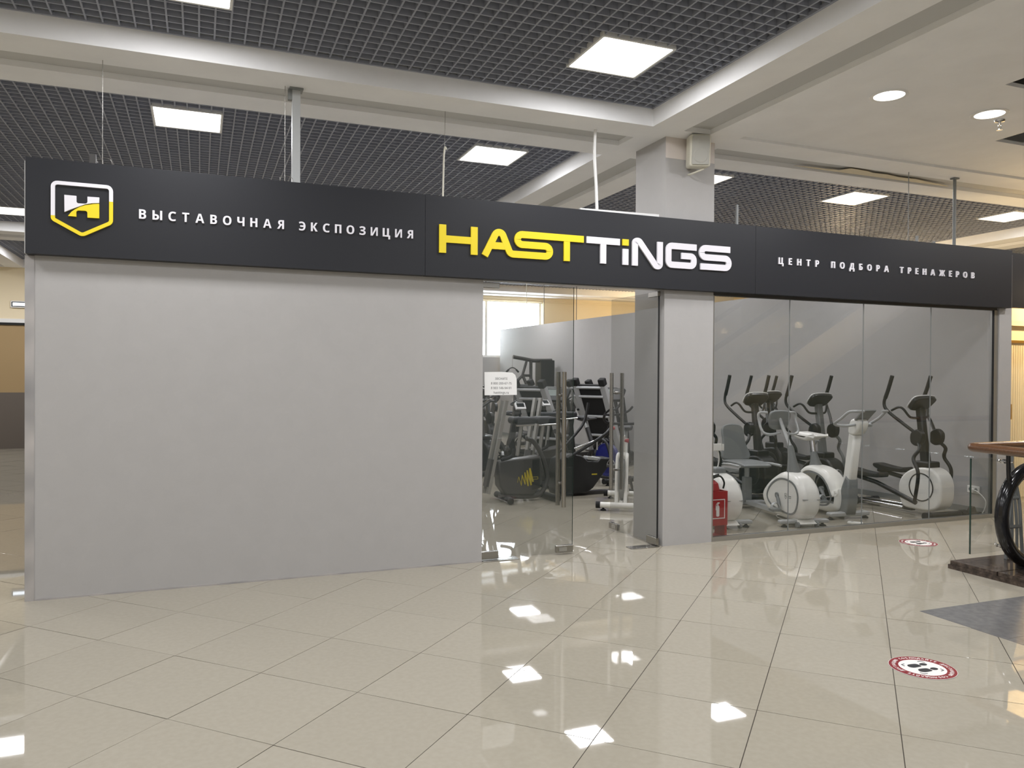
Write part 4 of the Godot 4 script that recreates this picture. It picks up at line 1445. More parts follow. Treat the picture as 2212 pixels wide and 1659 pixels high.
func elliptical(label: String, at: Vector3, turn: float, shell: Material, arms: Material, lower: Material, phase: float, group := "") -> Node3D:
	var t := thing("elliptical_trainer", label, "elliptical trainer", at, turn, group)
	var b := MB.new()
	b.extr(MB.blob(V2s([[-0.41, 0.28], [-0.36, 0.42], [-0.22, 0.52], [-0.02, 0.55], [0.11, 0.49], [0.165, 0.35], [0.14, 0.15], [0.02, 0.07], [-0.2, 0.06], [-0.36, 0.09]]), 5), -0.11, 0.11, 0.03, SIDE, 3)
	var sh := put("shell", b, shell, t)
	side_ring(sh, [[-0.093, 0.48], [0.017, 0.435], [0.062, 0.325], [0.017, 0.215], [-0.093, 0.17], [-0.203, 0.215], [-0.248, 0.325], [-0.203, 0.435]], 0.112, 0.012, M["machine charcoal"])
	b = MB.new()
	b.rbox(Transform3D(Basis(), P3(-0.11, 0.57, 0)), Vector3(0.18, 0.09, 0.2), 0.02)
	put("neck_cover", b, arms, t)
	b = MB.new()
	b.extr(PackedVector2Array([Vector2(-0.17, 0.56), Vector2(-0.07, 0.56), Vector2(-0.125, 0.9), Vector2(-0.17, 1.22), Vector2(-0.25, 1.22), Vector2(-0.215, 0.95)]), -0.04, 0.04, 0.018, SIDE, 3)
	put("mast", b, arms if lower == arms else lower, t)
	b = MB.new()
	var tc := Transform3D(Vector3(1, 0, 0), Vector3(0, 0.707, 0.707), Vector3(0, 0.707, -0.707), P3(-0.2, 1.285, 0))   # panel faces back and up to the rider
	b.extr(MB.blob(V2s([[-0.13, 0.09], [0.13, 0.09], [0.16, 0.0], [0.11, -0.1], [-0.11, -0.1], [-0.16, 0.0]]), 4), -0.045, 0.012, 0.018, tc, 3)
	var con := put("console", b, arms, t)
	b = MB.new()
	b.tbox(tc * Transform3D(Basis(), Vector3(0, 0.02, 0.013)), Vector3(0.17, 0.09, 0.004))
	put("console_screen", b, M["lcd"], con)
	b = MB.new()
	var rim := []
	for q in MB.blob(V2s([[-0.13, 0.09], [0.13, 0.09], [0.16, 0.0], [0.11, -0.1], [-0.11, -0.1], [-0.16, 0.0]]), 4):
		rim.append(tc * Vector3(q.x, q.y, 0.004))
	b.tube(rim, 0.008, 6, true)
	put("console_rim", b, M["white enamel"], con)
	for s in [-1.0, 1.0]:
		bar(t, "fixed_handle", [P3(-0.2, 1.1, s * 0.03), P3(-0.23, 1.11, s * 0.13), P3(-0.27, 1.2, s * 0.19), P3(-0.32, 1.22, s * 0.21), P3(-0.41, 1.18, s * 0.22)], 0.014, arms, 8, 5)
		var sw: float = phase * s
		var gr := MB.new()
		gr.tube(curve([P3(-0.13, 0.93, s * 0.15), P3(-0.26 + sw * 0.5, 1.05, s * 0.22), P3(-0.40 + sw, 1.18, s * 0.275), P3(-0.44 + sw, 1.27, s * 0.28), P3(-0.40 + sw, 1.38, s * 0.28), P3(-0.33 + sw, 1.575, s * 0.28)], 6), 0.018, 10)
		var arm := put("swing_arm", gr, arms, t)
		gr = MB.new()
		gr.tube(curve([P3(-0.425 + sw, 1.32, s * 0.28), P3(-0.38 + sw, 1.43, s * 0.28), P3(-0.328 + sw, 1.582, s * 0.28)], 5), 0.0225, 10)
		put("grip", gr, M["rubber"], arm)
		b = MB.new()
		b.extr(MB.blob(V2s([[-0.1, 0.98], [-0.03, 0.93], [-0.04, 0.83], [-0.11, 0.79], [-0.18, 0.83], [-0.18, 0.93]]), 4), s * 0.15 - 0.035, s * 0.15 + 0.035, 0.015, SIDE, 2)
		put("pivot_cover", b, arms, t)
		var k: float = -sw * 1.0
		bar(t, "lower_arm", [P3(-0.09, 0.83, s * 0.16), P3(-0.04 + k * 0.3, 0.76, s * 0.21), P3(-0.085 + k * 0.7, 0.65, s * 0.255), P3(-0.005 + k, 0.49, s * 0.28), P3(-0.06 + k * 1.2, 0.165, s * 0.275)], 0.02, lower, 10, 6)
		var y1: float = 0.34 + sw * 1.1
		var fb := MB.new()
		fb.tube([P3(-0.06 + k * 1.2, 0.165, s * 0.255), P3(-0.62, y1, s * 0.21), P3(-0.98, y1 + 0.05, s * 0.2)], 0.026, 10)
		put("foot_bar", fb, arms, t)
		b = MB.new()
		b.extr(MB.blob(V2s([[-1.0, y1 + 0.1], [-0.98, y1 + 0.14], [-0.8, y1 + 0.12], [-0.6, y1 + 0.11], [-0.54, y1 + 0.13], [-0.53, y1 + 0.07], [-0.7, y1 + 0.06], [-0.9, y1 + 0.06]]), 3), s * 0.2 - 0.075, s * 0.2 + 0.075, 0.012, SIDE, 2)
		put("pedal", b, M["rubber"], t)
		b = MB.new()
		b.tube([P3(-0.34, 0.06, s * 0.1), P3(-1.02, 0.05, s * 0.1)], 0.016, 8)
		put("rail", b, M["chrome"], t)
	b = MB.new()
	b.tbox(Transform3D(Basis(), P3(-0.65, 0.05, 0)), Vector3(0.07, 0.05, 0.72))
	put("beam", b, arms, t)
	for f in [[0.13, 0.3], [-1.0, 0.2]]:
		b = MB.new()
		b.tube([P3(f[0], 0.042, -f[1]), P3(f[0], 0.042, f[1])], 0.036, 12)
		put("stabiliser", b, arms, t)
		for s in [-1.0, 1.0]:
			b = MB.new()
			b.tube([P3(f[0], 0.042, s * (f[1] - 0.07)), P3(f[0], 0.042, s * f[1] + s * 0.01)], 0.042, 12)
			put("end_cap", b, M["rubber"], t)
	return t

func spin_bike(label: String, at: Vector3, turn: float, frame: Material, wheel: Material, group := "") -> Node3D:
	var t := thing("spin_bike", label, "exercise bike", at, turn, group)
	var b := MB.new()
	b.lathe([Vector2(0.0, -0.022), Vector2(0.2, -0.022), Vector2(0.235, -0.03), Vector2(0.245, -0.024), Vector2(0.245, 0.024), Vector2(0.235, 0.03), Vector2(0.2, 0.022), Vector2(0.0, 0.022)], 36, Transform3D(Basis(Vector3(0, 1, 0), Vector3(1, 0, 0), Vector3(0, 0, -1)), P3(-0.25, 0.34, 0)))
	put("flywheel", b, wheel, t)
	for s in [-1.0, 1.0]:
		b = MB.new()
		b.tube(curve([P3(-0.02, 0.08, s * 0.05), P3(-0.1, 0.34, s * 0.055), P3(-0.2, 0.58, s * 0.055), P3(-0.3, 0.63, s * 0.05)], 6), 0.022, 10)
		put("fork", b, frame, t)
	b = MB.new()
	b.tube(curve([P3(-0.2, 0.6, 0), P3(-0.33, 0.64, 0), P3(-0.55, 0.5, 0), P3(-0.8, 0.2, 0), P3(-0.95, 0.08, 0)], 6), 0.036, 12)
	put("main_frame", b, frame, t)
	bar(t, "seat_tube", [P3(-0.5, 0.35), P3(-0.72, 0.78)], 0.034, frame, 12)
	bar(t, "handlebar_tube", [P3(-0.3, 0.62), P3(-0.18, 0.86)], 0.034, frame, 12)
	bar(t, "bottom_beam", [P3(0.0, 0.08), P3(-0.95, 0.08)], 0.03, frame, 10)
	bar(t, "handlebar_post", [P3(-0.19, 0.84), P3(-0.14, 1.0)], 0.026, M["bike silver grey"], 12)
	bar(t, "seat_post", [P3(-0.715, 0.77), P3(-0.78, 0.9)], 0.026, M["bike silver grey"], 12)
	b = MB.new()
	b.tube([P3(-0.2, 0.8, 0.02), P3(-0.2, 0.8, 0.075)], [0.012, 0.028], 12)
	put("adjustment_knob", b, M["red"], t)
	for s in [-1.0, 1.0]:
		bar(t, "handlebar", [P3(-0.14, 1.0, s * 0.0), P3(-0.12, 1.01, s * 0.16), P3(-0.02, 1.06, s * 0.2), P3(0.08, 1.12, s * 0.18)], 0.016, M["rubber"], 8, 5)
	b = MB.new()
	b.extr(MB.blob(V2s([[-0.92, 0.9], [-0.9, 0.955], [-0.75, 0.95], [-0.6, 0.94], [-0.58, 0.92], [-0.7, 0.9], [-0.8, 0.88]]), 4), -0.08, 0.08, 0.03, SIDE, 3)
	put("saddle", b, M["pad"], t)
	crank(t, -0.52, 0.32, 0.07, 0.16, 1.2, M["machine charcoal"])
	for f in [0.0, -0.95]:
		b = MB.new()
		b.tube([P3(f, 0.065, -0.26), P3(f, 0.065, 0.26)], 0.034, 12)
		put("stabiliser", b, frame, t)
		for s in [-1.0, 1.0]:
			b = MB.new()
			b.tube([P3(f, 0.065, s * 0.235), P3(f, 0.065, s * 0.285)], 0.04, 12)
			put("end_cap", b, M["rubber"], t)
			foot(t, f, s * 0.2)
	return t

func folded_treadmill(label: String, at: Vector3, turn: float, lean: float, group := "") -> Node3D:
	var t := thing("folded_treadmill", label, "treadmill", at, turn, group)
	var b := MB.new()
	for s in [-1.0, 1.0]:
		b = MB.new()
		b.rbox(Transform3D(Basis(), P3(0.0, 0.05, s * 0.33)), Vector3(0.06, 0.08, 1.0), 0.015)
		put("base_rail", b, M["machine charcoal"], t)
		b = MB.new()
		b.tube([P3(0.34, 0.06, s * 0.35), P3(0.22, 0.7, s * 0.36), P3(0.12, 1.2, s * 0.34)], 0.034, 10)
		put("upright", b, M["machine black"], t)
		bar(t, "hand_grip", [P3(0.12, 1.15, s * 0.33), P3(-0.05, 1.02, s * 0.34), P3(-0.25, 0.98, s * 0.34)], 0.02, M["rubber"], 8, 4)
	b = MB.new()
	b.rbox(Transform3D(Basis(), P3(0.35, 0.16, 0)), Vector3(0.72, 0.2, 0.32), 0.05)
	put("motor_hood", b, M["machine black"], t)
	b = MB.new()
	b.rbox(Transform3D(Basis.from_euler(Vector3(0.6, 0, 0)), P3(0.14, 1.24, 0)), Vector3(0.7, 0.26, 0.07), 0.03)
	var con := put("console", b, M["machine black"], t)
	b = MB.new()
	b.tbox(Transform3D(Basis.from_euler(Vector3(0.6, 0, 0)), P3(0.14, 1.24, 0)) * Transform3D(Basis(), Vector3(0, 0.03, -0.037)), Vector3(0.3, 0.12, 0.004))
	put("console_screen", b, M["lcd"], con)
	# deck folded up: its lower face with the silver frame shows
	var td := Transform3D(Basis.from_euler(Vector3(-lean, 0, 0)), P3(0.18, 0.24, 0))
	b = MB.new()
	b.tbox(td * Transform3D(Basis(), Vector3(0, 0.66, 0.0)), Vector3(0.46, 1.3, 0.05))
	var dk := put("deck", b, M["rubber"], t)
	for s in [-1.0, 1.0]:
		b = MB.new()
		b.rbox(td * Transform3D(Basis(Vector3(1, 0, 0), Vector3(0, 0, 1), Vector3(0, -1, 0)), Vector3(s * 0.275, 0.66, 0)), Vector3(0.11, 0.085, 1.36), 0.012)
		put("side_rail", b, M["treadmill silver"], dk)
		b = MB.new()
		b.rbox(td * Transform3D(Basis(), Vector3(s * 0.275, 1.36, 0)), Vector3(0.12, 0.13, 0.1), 0.02)
		put("end_cap", b, M["rubber"], dk)
	for y in [0.35, 0.72, 1.1, 1.27]:
		b = MB.new()
		b.tube([td * Vector3(-0.25, y, -0.035), td * Vector3(0.25, y, -0.035)], 0.024, 10)
		put("cross_bar", b, M["treadmill silver"], dk)
	b = MB.new()
	b.tube([td * Vector3(0.05, 0.3, 0.05), P3(0.05, 0.1, 0.05)], 0.016, 8)
	put("gas_strut", b, M["chrome"], t)
	return t

func window_machines() -> void:
	recumbent_bike("white recumbent exercise bike with grey seat back and grey console", Vector3(3.68, 0, -0.35), deg_to_rad(-10.0), true)
	recumbent_bike("white exercise bike with phone holder beside the red extinguisher stand", Vector3(2.87, 0, -0.56), deg_to_rad(-8.0), false)
	upright_bike("white upright exercise bike with white saddle behind the shop window", Vector3(4.47, 0, -0.53), deg_to_rad(-5.0), M["bike white"], M["bike grey"])
	elliptical("black elliptical trainer with round white flywheel shell by the window end", Vector3(5.5, 0, -0.27), 0.0, M["bike white"], M["machine black"], M["machine black"], 0.02)
	elliptical("black elliptical trainer with silver arms behind the white upright bike", Vector3(5.18, 0, -1.52), 0.0, M["machine black"], M["machine black"], M["bike grey"], 0.05)
	elliptical("black elliptical trainer in the corner by the grey partition", Vector3(5.62, 0, -2.95), deg_to_rad(3.0), M["machine black"], M["machine black"], M["machine black"], -0.04)
	elliptical("tall black elliptical trainer behind the white recumbent bike seat", Vector3(4.55, 0, -2.0), deg_to_rad(-4.0), M["machine black"], M["machine black"], M["machine charcoal"], 0.03)
	elliptical("black elliptical trainer half hidden behind the grey column", Vector3(3.9, 0, -2.35), deg_to_rad(0.0), M["machine black"], M["machine black"], M["machine black"], 0.05)

func scribble_bike(label: String, at: Vector3) -> Node3D:
	# charcoal ergometer standing along the shop front: x is its length here
	var t := thing("ergometer", label, "exercise machine", at, 0.0, "charcoal ergometers with yellow scribble")
	var b := MB.new()
	b.extr(PackedVector2Array([Vector2(-0.32, 0.5), Vector2(0.24, 0.56), Vector2(0.29, 0.4), Vector2(0.27, 0.22), Vector2(0.16, 0.07), Vector2(-0.22, 0.09), Vector2(-0.3, 0.2)]), -0.1, 0.1, 0.025, Transform3D(), 2)
	var body := put("side_panel", b, M["machine charcoal"], t)
	b = MB.new()
	b.extr(PackedVector2Array([Vector2(0.12, 0.14), Vector2(0.23, 0.16), Vector2(0.22, 0.52), Vector2(0.13, 0.51)]), 0.1, 0.104)
	put("dark_inset", b, M["machine black"], body)
	b = MB.new()
	var zig := V2s([[-0.07, 0.24], [-0.055, 0.31], [-0.02, 0.2], [-0.01, 0.33], [0.03, 0.21], [0.025, 0.36], [0.07, 0.19], [0.055, 0.385], [0.11, 0.2], [0.09, 0.41], [0.135, 0.24]])
	for i in zig.size() - 1:
		b.stroke([zig[i], zig[i + 1]], 0.004 + 0.0019 * i, 0.1, 0.1045 + 0.0004 * i)
	b.stroke(V2s([[0.12, 0.30], [0.2, 0.30], [0.2, 0.272], [0.12, 0.272]]), 0.004, 0.1, 0.1095)
	put("scribble_print", b, M["scribble yellow"], body)
	bar(t, "hoop_frame", [Vector3(-0.3, 0.075, 0.06), Vector3(0.15, 0.055, 0.06), Vector3(0.29, 0.12, 0.06), Vector3(0.345, 0.26, 0.06), Vector3(0.32, 0.42, 0.06), Vector3(0.25, 0.6, 0.06), Vector3(0.16, 0.73, 0.06), Vector3(0.06, 0.78, 0.06)], 0.03, M["machine charcoal"], 10, 5)
	for x in [[-0.2, -0.24], [0.36, 0.4]]:
		b = MB.new()
		b.tube([Vector3(x[0], 0.05, -0.28), Vector3(x[0], 0.05, 0.2), Vector3(x[1], 0.045, 0.3)], [0.04, 0.04, 0.042], 10)
		put("stabiliser", b, M["rubber"], t)
	for s in [-0.03, 0.05]:
		b = MB.new()
		b.tbox(Transform3D(Basis(Vector3(0.98, -0.2, 0), Vector3(0.2, 0.98, 0), Vector3(0, 0, 1)), Vector3(-0.34 + s * 0.4, 0.68, s)), Vector3(0.04, 1.16, 0.05))
		put("mast_rail", b, M["aluminium"], t)
	b = MB.new()
	b.tbox(Transform3D(Basis(Vector3(0.98, -0.2, 0), Vector3(0.2, 0.98, 0), Vector3(0, 0, 1)), Vector3(-0.4, 0.36, 0.01)), Vector3(0.075, 0.34, 0.12))
	put("mast_bracket", b, M["machine charcoal"], t)
	for q in [[-0.12, 0.17], [0.18, 0.46]]:
		b = MB.new()
		b.extr(MB.rrect(q[1] - q[0], 0.09, 0.04, 5), -0.14, 0.14, 0.03, Transform3D(Basis(), Vector3((q[0] + q[1]) / 2.0, 1.0, 0)), 3)
		put("pad", b, M["pad"], t)
		bar(t, "chrome_handle", [Vector3(q[0], 0.945, 0.16), Vector3(q[1] - 0.04, 0.955, 0.16)], 0.013, M["chrome"], 10)
		bar(t, "pad_post", [Vector3((q[0] + q[1]) / 2.0, 0.96, 0.0), Vector3((q[0] + q[1]) / 2.0 - 0.06, 0.56, 0.0)], 0.024, M["aluminium"], 10)
	b = MB.new()
	b.rbox(Transform3D(Basis.from_euler(Vector3(-0.7, 0, 0)), Vector3(0.05, 1.17, -0.12)), Vector3(0.14, 0.1, 0.03), 0.008)
	put("console", b, M["white enamel"], t)
	b = MB.new()
	b.tbox(Transform3D(Basis.from_euler(Vector3(-0.7, 0, 0)), Vector3(0.05, 1.17, -0.12)) * Transform3D(Basis(), Vector3(0, 0.01, 0.016)), Vector3(0.1, 0.06, 0.003))
	put("console_screen", b, M["screen"], t)
	bar(t, "console_stem", [Vector3(0.05, 1.15, -0.13), Vector3(0.02, 0.6, -0.06)], 0.016, M["machine black"], 8)
	bar(t, "pedal_arm", [Vector3(-0.3, 0.53, 0.13), Vector3(-0.16, 0.57, 0.13), Vector3(-0.13, 0.66, 0.13)], 0.022, M["rubber"], 8, 4)
	return t

func slant_trainer(label: String, at: Vector3) -> void:
	var t := thing("cross_trainer", label, "exercise machine", at)
	var b := MB.new()
	b.extr(PackedVector2Array([Vector2(-0.42, 0.03), Vector2(0.0, 0.03), Vector2(0.1, 0.09), Vector2(0.38, 0.43), Vector2(0.36, 0.48), Vector2(0.2, 0.49), Vector2(0.16, 0.45), Vector2(0.02, 0.46), Vector2(-0.06, 0.52), Vector2(-0.25, 0.56), Vector2(-0.4, 0.48), Vector2(-0.46, 0.25)]), -0.14, 0.14, 0.03, Transform3D(), 2)
	put("housing", b, M["machine black"], t)
	b = MB.new()
	b.rbox(Transform3D(Basis.from_euler(Vector3(0, 0, -0.15)), Vector3(0.12, 0.475, 0.05)), Vector3(0.2, 0.045, 0.13), 0.012)
	put("foot_plate", b, M["bike silver grey"], t)
	b = MB.new()
	b.bx(Vector3(0.07, 0.27, 0.1395), Vector3(0.15, 0.285, 0.141))
	put("name_print", b, M["scribble yellow"], t)
	bar(t, "swing_arm", [Vector3(-0.3, 0.5, 0.17), Vector3(0.1, 0.72, 0.2), Vector3(0.3, 0.88, 0.22), Vector3(0.34, 1.1, 0.22)], 0.02, M["machine black"], 10, 5)
	bar(t, "swing_arm", [Vector3(-0.3, 0.5, -0.17), Vector3(0.0, 0.78, -0.2), Vector3(0.14, 0.95, -0.22), Vector3(0.2, 1.2, -0.22)], 0.02, M["machine black"], 10, 5)
	bar(t, "chrome_link", [Vector3(-0.2, 0.62, 0.18), Vector3(0.16, 0.74, 0.18)], 0.014, M["chrome"], 8)
	bar(t, "chrome_link", [Vector3(0.12, 0.74, 0.19), Vector3(0.12, 0.6, 0.19)], 0.012, M["chrome"], 8)
	b = MB.new()
	b.tbox(Transform3D(Basis(), Vector3(0.25, 0.025, 0.0)), Vector3(1.15, 0.04, 0.1))
	put("floor_rail", b, M["machine charcoal"], t)

func multi_gym() -> void:
	var t := thing("multi_gym", "tall grey multi gym tower with lat bar at the far end of the showroom", "multi gym", Vector3(4.75, 0, -10.3), 0.0)
	var b := MB.new()
	b.bx(Vector3(0.28, 0.1, -0.2), Vector3(0.62, 1.93, 0.12))
	put("weight_stack_cover", b, M["machine black"], t)
	var fr: Material = M["machine charcoal"]
	bar(t, "upright", [Vector3(0.08, 0.05, 0), Vector3(0.08, 1.95, 0)], 0.04, fr, 8)
	bar(t, "boom", [Vector3(-0.36, 2.0, 0.02), Vector3(0.14, 1.92, 0), Vector3(0.6, 1.93, 0)], 0.045, fr, 8)
	bar(t, "brace", [Vector3(-0.02, 1.93, 0), Vector3(-0.14, 1.6, 0.04)], 0.03, fr, 8)
	bar(t, "cross_brace", [Vector3(-0.14, 1.58, 0.04), Vector3(0.08, 1.58, 0)], 0.03, fr, 8)
	for s in [-1.0, 1.0]:
		bar(t, "press_arm", [Vector3(-0.14, 1.58, 0.04), Vector3(-0.2 + s * 0.12, 1.4, 0.1), Vector3(-0.2 + s * 0.17, 1.1, 0.16), Vector3(-0.2 + s * 0.19, 0.85, 0.2)], 0.035, fr, 8, 4)
	b = MB.new()
	b.rbox(Transform3D(Basis(), Vector3(0.0, 0.95, 0.09)), Vector3(0.26, 0.62, 0.08), 0.03)
	put("back_pad", b, M["pad"], t)
	b = MB.new()
	b.rbox(Transform3D(Basis(), Vector3(0.0, 0.5, 0.3)), Vector3(0.32, 0.08, 0.4), 0.03)
	put("seat", b, M["pad"], t)
	bar(t, "seat_leg", [Vector3(0.0, 0.03, 0.4), Vector3(0.0, 0.47, 0.4)], 0.035, fr, 8)
	bar(t, "base_beam", [Vector3(0.1, 0.04, -0.3), Vector3(0.0, 0.04, 0.7)], 0.04, fr, 8)
	bar(t, "base_beam", [Vector3(-0.4, 0.04, 0.0), Vector3(0.6, 0.04, 0.0)], 0.04, fr, 8)
	bar(t, "cable", [Vector3(-0.38, 1.96, 0.02), Vector3(-0.38, 1.76, 0.02)], 0.005, M["chrome"], 6)
	bar(t, "lat_bar", [Vector3(-0.52, 1.66, 0.02), Vector3(-0.45, 1.73, 0.02), Vector3(-0.38, 1.755, 0.02), Vector3(-0.31, 1.73, 0.02), Vector3(-0.24, 1.66, 0.02)], 0.012, M["machine black"], 8, 4)
	for s in [-1.0, 1.0]:
		bar(t, "lat_grip", [Vector3(-0.38 + s * 0.15, 1.655, 0.02), Vector3(-0.38 + s * 0.09, 1.71, 0.02)], 0.022, M["rubber"], 8)

func door_machines() -> void:
	scribble_bike("charcoal ergometer with yellow scribble on its side panel behind the closed glass door", Vector3(1.53, 0, -2.9))
	var e2 := scribble_bike("charcoal ergometer partly hidden behind the door pull handles", Vector3(2.42, 0, -4.0))
	e2.rotation.y = deg_to_rad(20.0)
	slant_trainer("black cross trainer with low slanted housing seen between the door handles", Vector3(2.5, 0, -3.1))
	spin_bike("white spin bike with grey flywheel standing just inside the open door", Vector3(2.33, 0, -1.78), deg_to_rad(-34.0), M["bike white"], M["bike grey"])
	spin_bike("black spin bike with blue flywheel behind the white spin bike", Vector3(3.42, 0, -3.75), deg_to_rad(12.0), M["machine black"], M["blue plastic"])
	folded_treadmill("folded treadmill with silver frame standing tall behind the open door", Vector3(4.3, 0, -5.9), deg_to_rad(118.0), 0.45)
	var g := "folded treadmills deep in the showroom"
	var lab := "folded treadmill among the machines deep in the showroom"
	var tr := folded_treadmill(lab, Vector3(3.15, 0, -5.7), deg_to_rad(118.0), 0.5, g)
	copy(tr, Vector3(4.9, 0, -7.2), deg_to_rad(105.0), lab, g)
	copy(tr, Vector3(4.2, 0, -8.2), deg_to_rad(100.0), lab, g)
	g = "black ellipticals deep in the showroom"
	lab = "black elliptical trainer among the crowded machines deep in the showroom"
	var el := elliptical(lab, Vector3(2.0, 0, -5.4), deg_to_rad(20.0), M["machine black"], M["machine black"], M["machine charcoal"], 0.05, g)
	for p in [[2.6, -7.6, 0.0], [3.6, -9.6, 0.0], [2.7, -9.9, 0.0], [1.7, -7.6, 0.0]]:
		copy(el, Vector3(p[0], 0, p[1]), deg_to_rad(p[2]), lab, g)
	g = "dark upright bikes deep in the showroom"
	lab = "dark upright exercise bike deep in the showroom"
	var ub := upright_bike(lab, Vector3(1.35, 0, -4.5), deg_to_rad(80.0), M["machine charcoal"], M["machine black"], g)
	for p in [[2.9, -6.75, 80.0], [3.9, -7.4, 90.0], [4.3, -11.6, 80.0], [3.4, -11.4, 90.0], [5.1, -8.9, 90.0]]:
		copy(ub, Vector3(p[0], 0, p[1]), deg_to_rad(p[2]), lab, g)
	for p in [[0.9, -5.6, 85.0], [0.9, -6.5, 80.0], [2.35, -9.22, 90.0]]:
		copy(ub, Vector3(p[0], 0, p[1]), deg_to_rad(p[2]), lab, g)
	multi_gym()

# ---------------------------------------------------------------- small things
func small_things() -> void:
	# extinguisher in its red floor stand
	var t := thing("extinguisher_stand", "red metal fire extinguisher stand with pictogram behind the window glass", "stand", Vector3(2.46, 0, -0.2))
	var b := MB.new()
	b.bx(Vector3(-0.11, 0.12, 0.06), Vector3(0.11, 0.45, 0.07))
	b.bx(Vector3(-0.11, 0.12, -0.11), Vector3(0.11, 0.45, -0.1))
	b.bx(Vector3(-0.11, 0.12, -0.1), Vector3(-0.1, 0.45, 0.06))
	b.bx(Vector3(0.1, 0.12, -0.1), Vector3(0.11, 0.45, 0.06))
	put("box", b, M["red"], t)
	b = MB.new()
	b.bx(Vector3(-0.1, 0.0, -0.1), Vector3(-0.085, 0.12, 0.05))
	b.bx(Vector3(0.085, 0.0, -0.1), Vector3(0.11, 0.12, 0.06))
	b.bx(Vector3(-0.1, 0.0, -0.1), Vector3(0.1, 0.012, 0.05))
	put("legs", b, M["red"], t)
	b = MB.new()
	b.stroke(V2s([[-0.085, 0.37], [0.075, 0.37], [0.075, 0.19], [-0.085, 0.19]]), 0.008, 0.07, 0.0715, Transform3D(), true)
	put("frame_print", b, M["sticker white"], t)
	b = MB.new()
	b.extr(MB.rrect(0.036, 0.105, 0.012, 3), 0.07, 0.0715, 0.0, Transform3D(Basis(), Vector3(-0.004, 0.26, 0)))
	b.stroke(V2s([[-0.004, 0.31], [-0.004, 0.338], [0.016, 0.338]]), 0.012, 0.07, 0.0715)
	b.stroke(V2s([[-0.016, 0.335], [-0.026, 0.31], [-0.026, 0.27]]), 0.006, 0.07, 0.0715)
	put("pictogram", b, M["sticker white"], t)
	t = thing("fire_extinguisher", "red fire extinguisher standing in the red stand", "extinguisher", Vector3(2.45, 0.13, -0.22))
	b = MB.new()
	b.lathe([Vector2(0.0, 0.0), Vector2(0.07, 0.0), Vector2(0.075, 0.01), Vector2(0.075, 0.33), Vector2(0.06, 0.39), Vector2(0.025, 0.42), Vector2(0.0, 0.42)], 20)
	put("cylinder", b, M["red"], t)
	b = MB.new()
	b.tube([Vector3(0, 0.41, 0), Vector3(0, 0.45, 0)], 0.018, 10)
	b.tube([Vector3(-0.02, 0.45, 0), Vector3(0.08, 0.47, 0)], 0.01, 8)
	put("valve", b, M["machine black"], t)
	bar(t, "hose", [Vector3(0.0, 0.44, 0.015), Vector3(0.06, 0.46, 0.05), Vector3(0.1, 0.4, 0.06), Vector3(0.1, 0.34, 0.045)], 0.009, M["rubber"], 8, 5)
	# remote-like white gadget on the floor
	t = thing("white_gadget", "small white plastic remote lying on the floor by the window glass", "remote", Vector3(4.28, 0, -0.22), deg_to_rad(35.0))
	b = MB.new()
	b.rbox(Transform3D(Basis(Vector3(1, 0, 0), Vector3(0, 0, -1), Vector3(0, 1, 0)), Vector3(0, 0.013, 0)), Vector3(0.08, 0.15, 0.026), 0.01)
	put("case", b, M["bike white"], t)
	b = MB.new()
	b.lathe([Vector2(0.012, 0.0), Vector2(0.012, 0.0275), Vector2(0.0, 0.0275)], 12, Transform3D(Basis(), Vector3(0, 0, -0.03)))
	put("button", b, M["bike grey"], t)
	# power socket and white cord behind the last pane
	t = thing("wall_socket", "white double wall socket on the partition beside the white elliptical", "socket", Vector3(6.155, 0.27, -0.3), deg_to_rad(-93.5))
	b = MB.new()
	b.rbox(Transform3D(Basis(), Vector3(0, 0, 0.008)), Vector3(0.16, 0.085, 0.014), 0.006)
	put("plate", b, M["bike white"], t)
	for s in [-0.038, 0.038]:
		b = MB.new()
		b.lathe([Vector2(0.022, 0.016), Vector2(0.02, 0.0155), Vector2(0.0, 0.0155)], 14, Transform3D(Basis(Vector3(1, 0, 0), Vector3(0, 0, 1), Vector3(0, -1, 0)), Vector3(s, 0, 0)))
		put("outlet", b, M["bike grey"], t)
	t = thing("extension_lead", "white extension lead looping from the wall socket to the floor", "cable", Vector3(6.13, 0.26, -0.3))
	bar(t, "cord", [Vector3(0, 0, 0), Vector3(-0.02, -0.005, 0.08), Vector3(-0.035, -0.09, 0.19), Vector3(-0.03, -0.2, 0.17), Vector3(-0.03, -0.252, 0.13)], 0.006, M["bike white"], 8, 6)
	b = MB.new()
	b.tube([Vector3(0.01, 0.002, -0.01), Vector3(-0.03, 0.0, 0.02)], 0.017, 10)
	put("plug", b, M["bike white"], t)
	t = thing("wall_outlet", "small white outlet on the partition behind the black ellipticals", "socket", Vector3(5.915, 0.31, -3.9), deg_to_rad(-93.5))
	b = MB.new()
	b.rbox(Transform3D(Basis(), Vector3(0, 0, 0.008)), Vector3(0.16, 0.09, 0.014), 0.006)
	put("plate", b, M["bike white"], t)
	# black adapter on the floor before the white elliptical
	t = thing("power_adapter", "black power adapter and bar on the floor before the white shelled elliptical", "adapter", Vector3(5.93, 0, -0.15), 0.0)
	b = MB.new()
	b.rbox(Transform3D(Basis(), Vector3(0.02, 0.022, 0)), Vector3(0.22, 0.044, 0.06), 0.012)
	put("bar", b, M["rubber"], t)
	b = MB.new()
	b.extr(PackedVector2Array([Vector2(-0.08, 0.03), Vector2(0.06, 0.03), Vector2(0.02, 0.11), Vector2(-0.02, 0.11)]), -0.025, 0.025, 0.006, Transform3D(Basis(), Vector3(0, 0, 0.0)))
	put("wedge", b, M["rubber"], t)
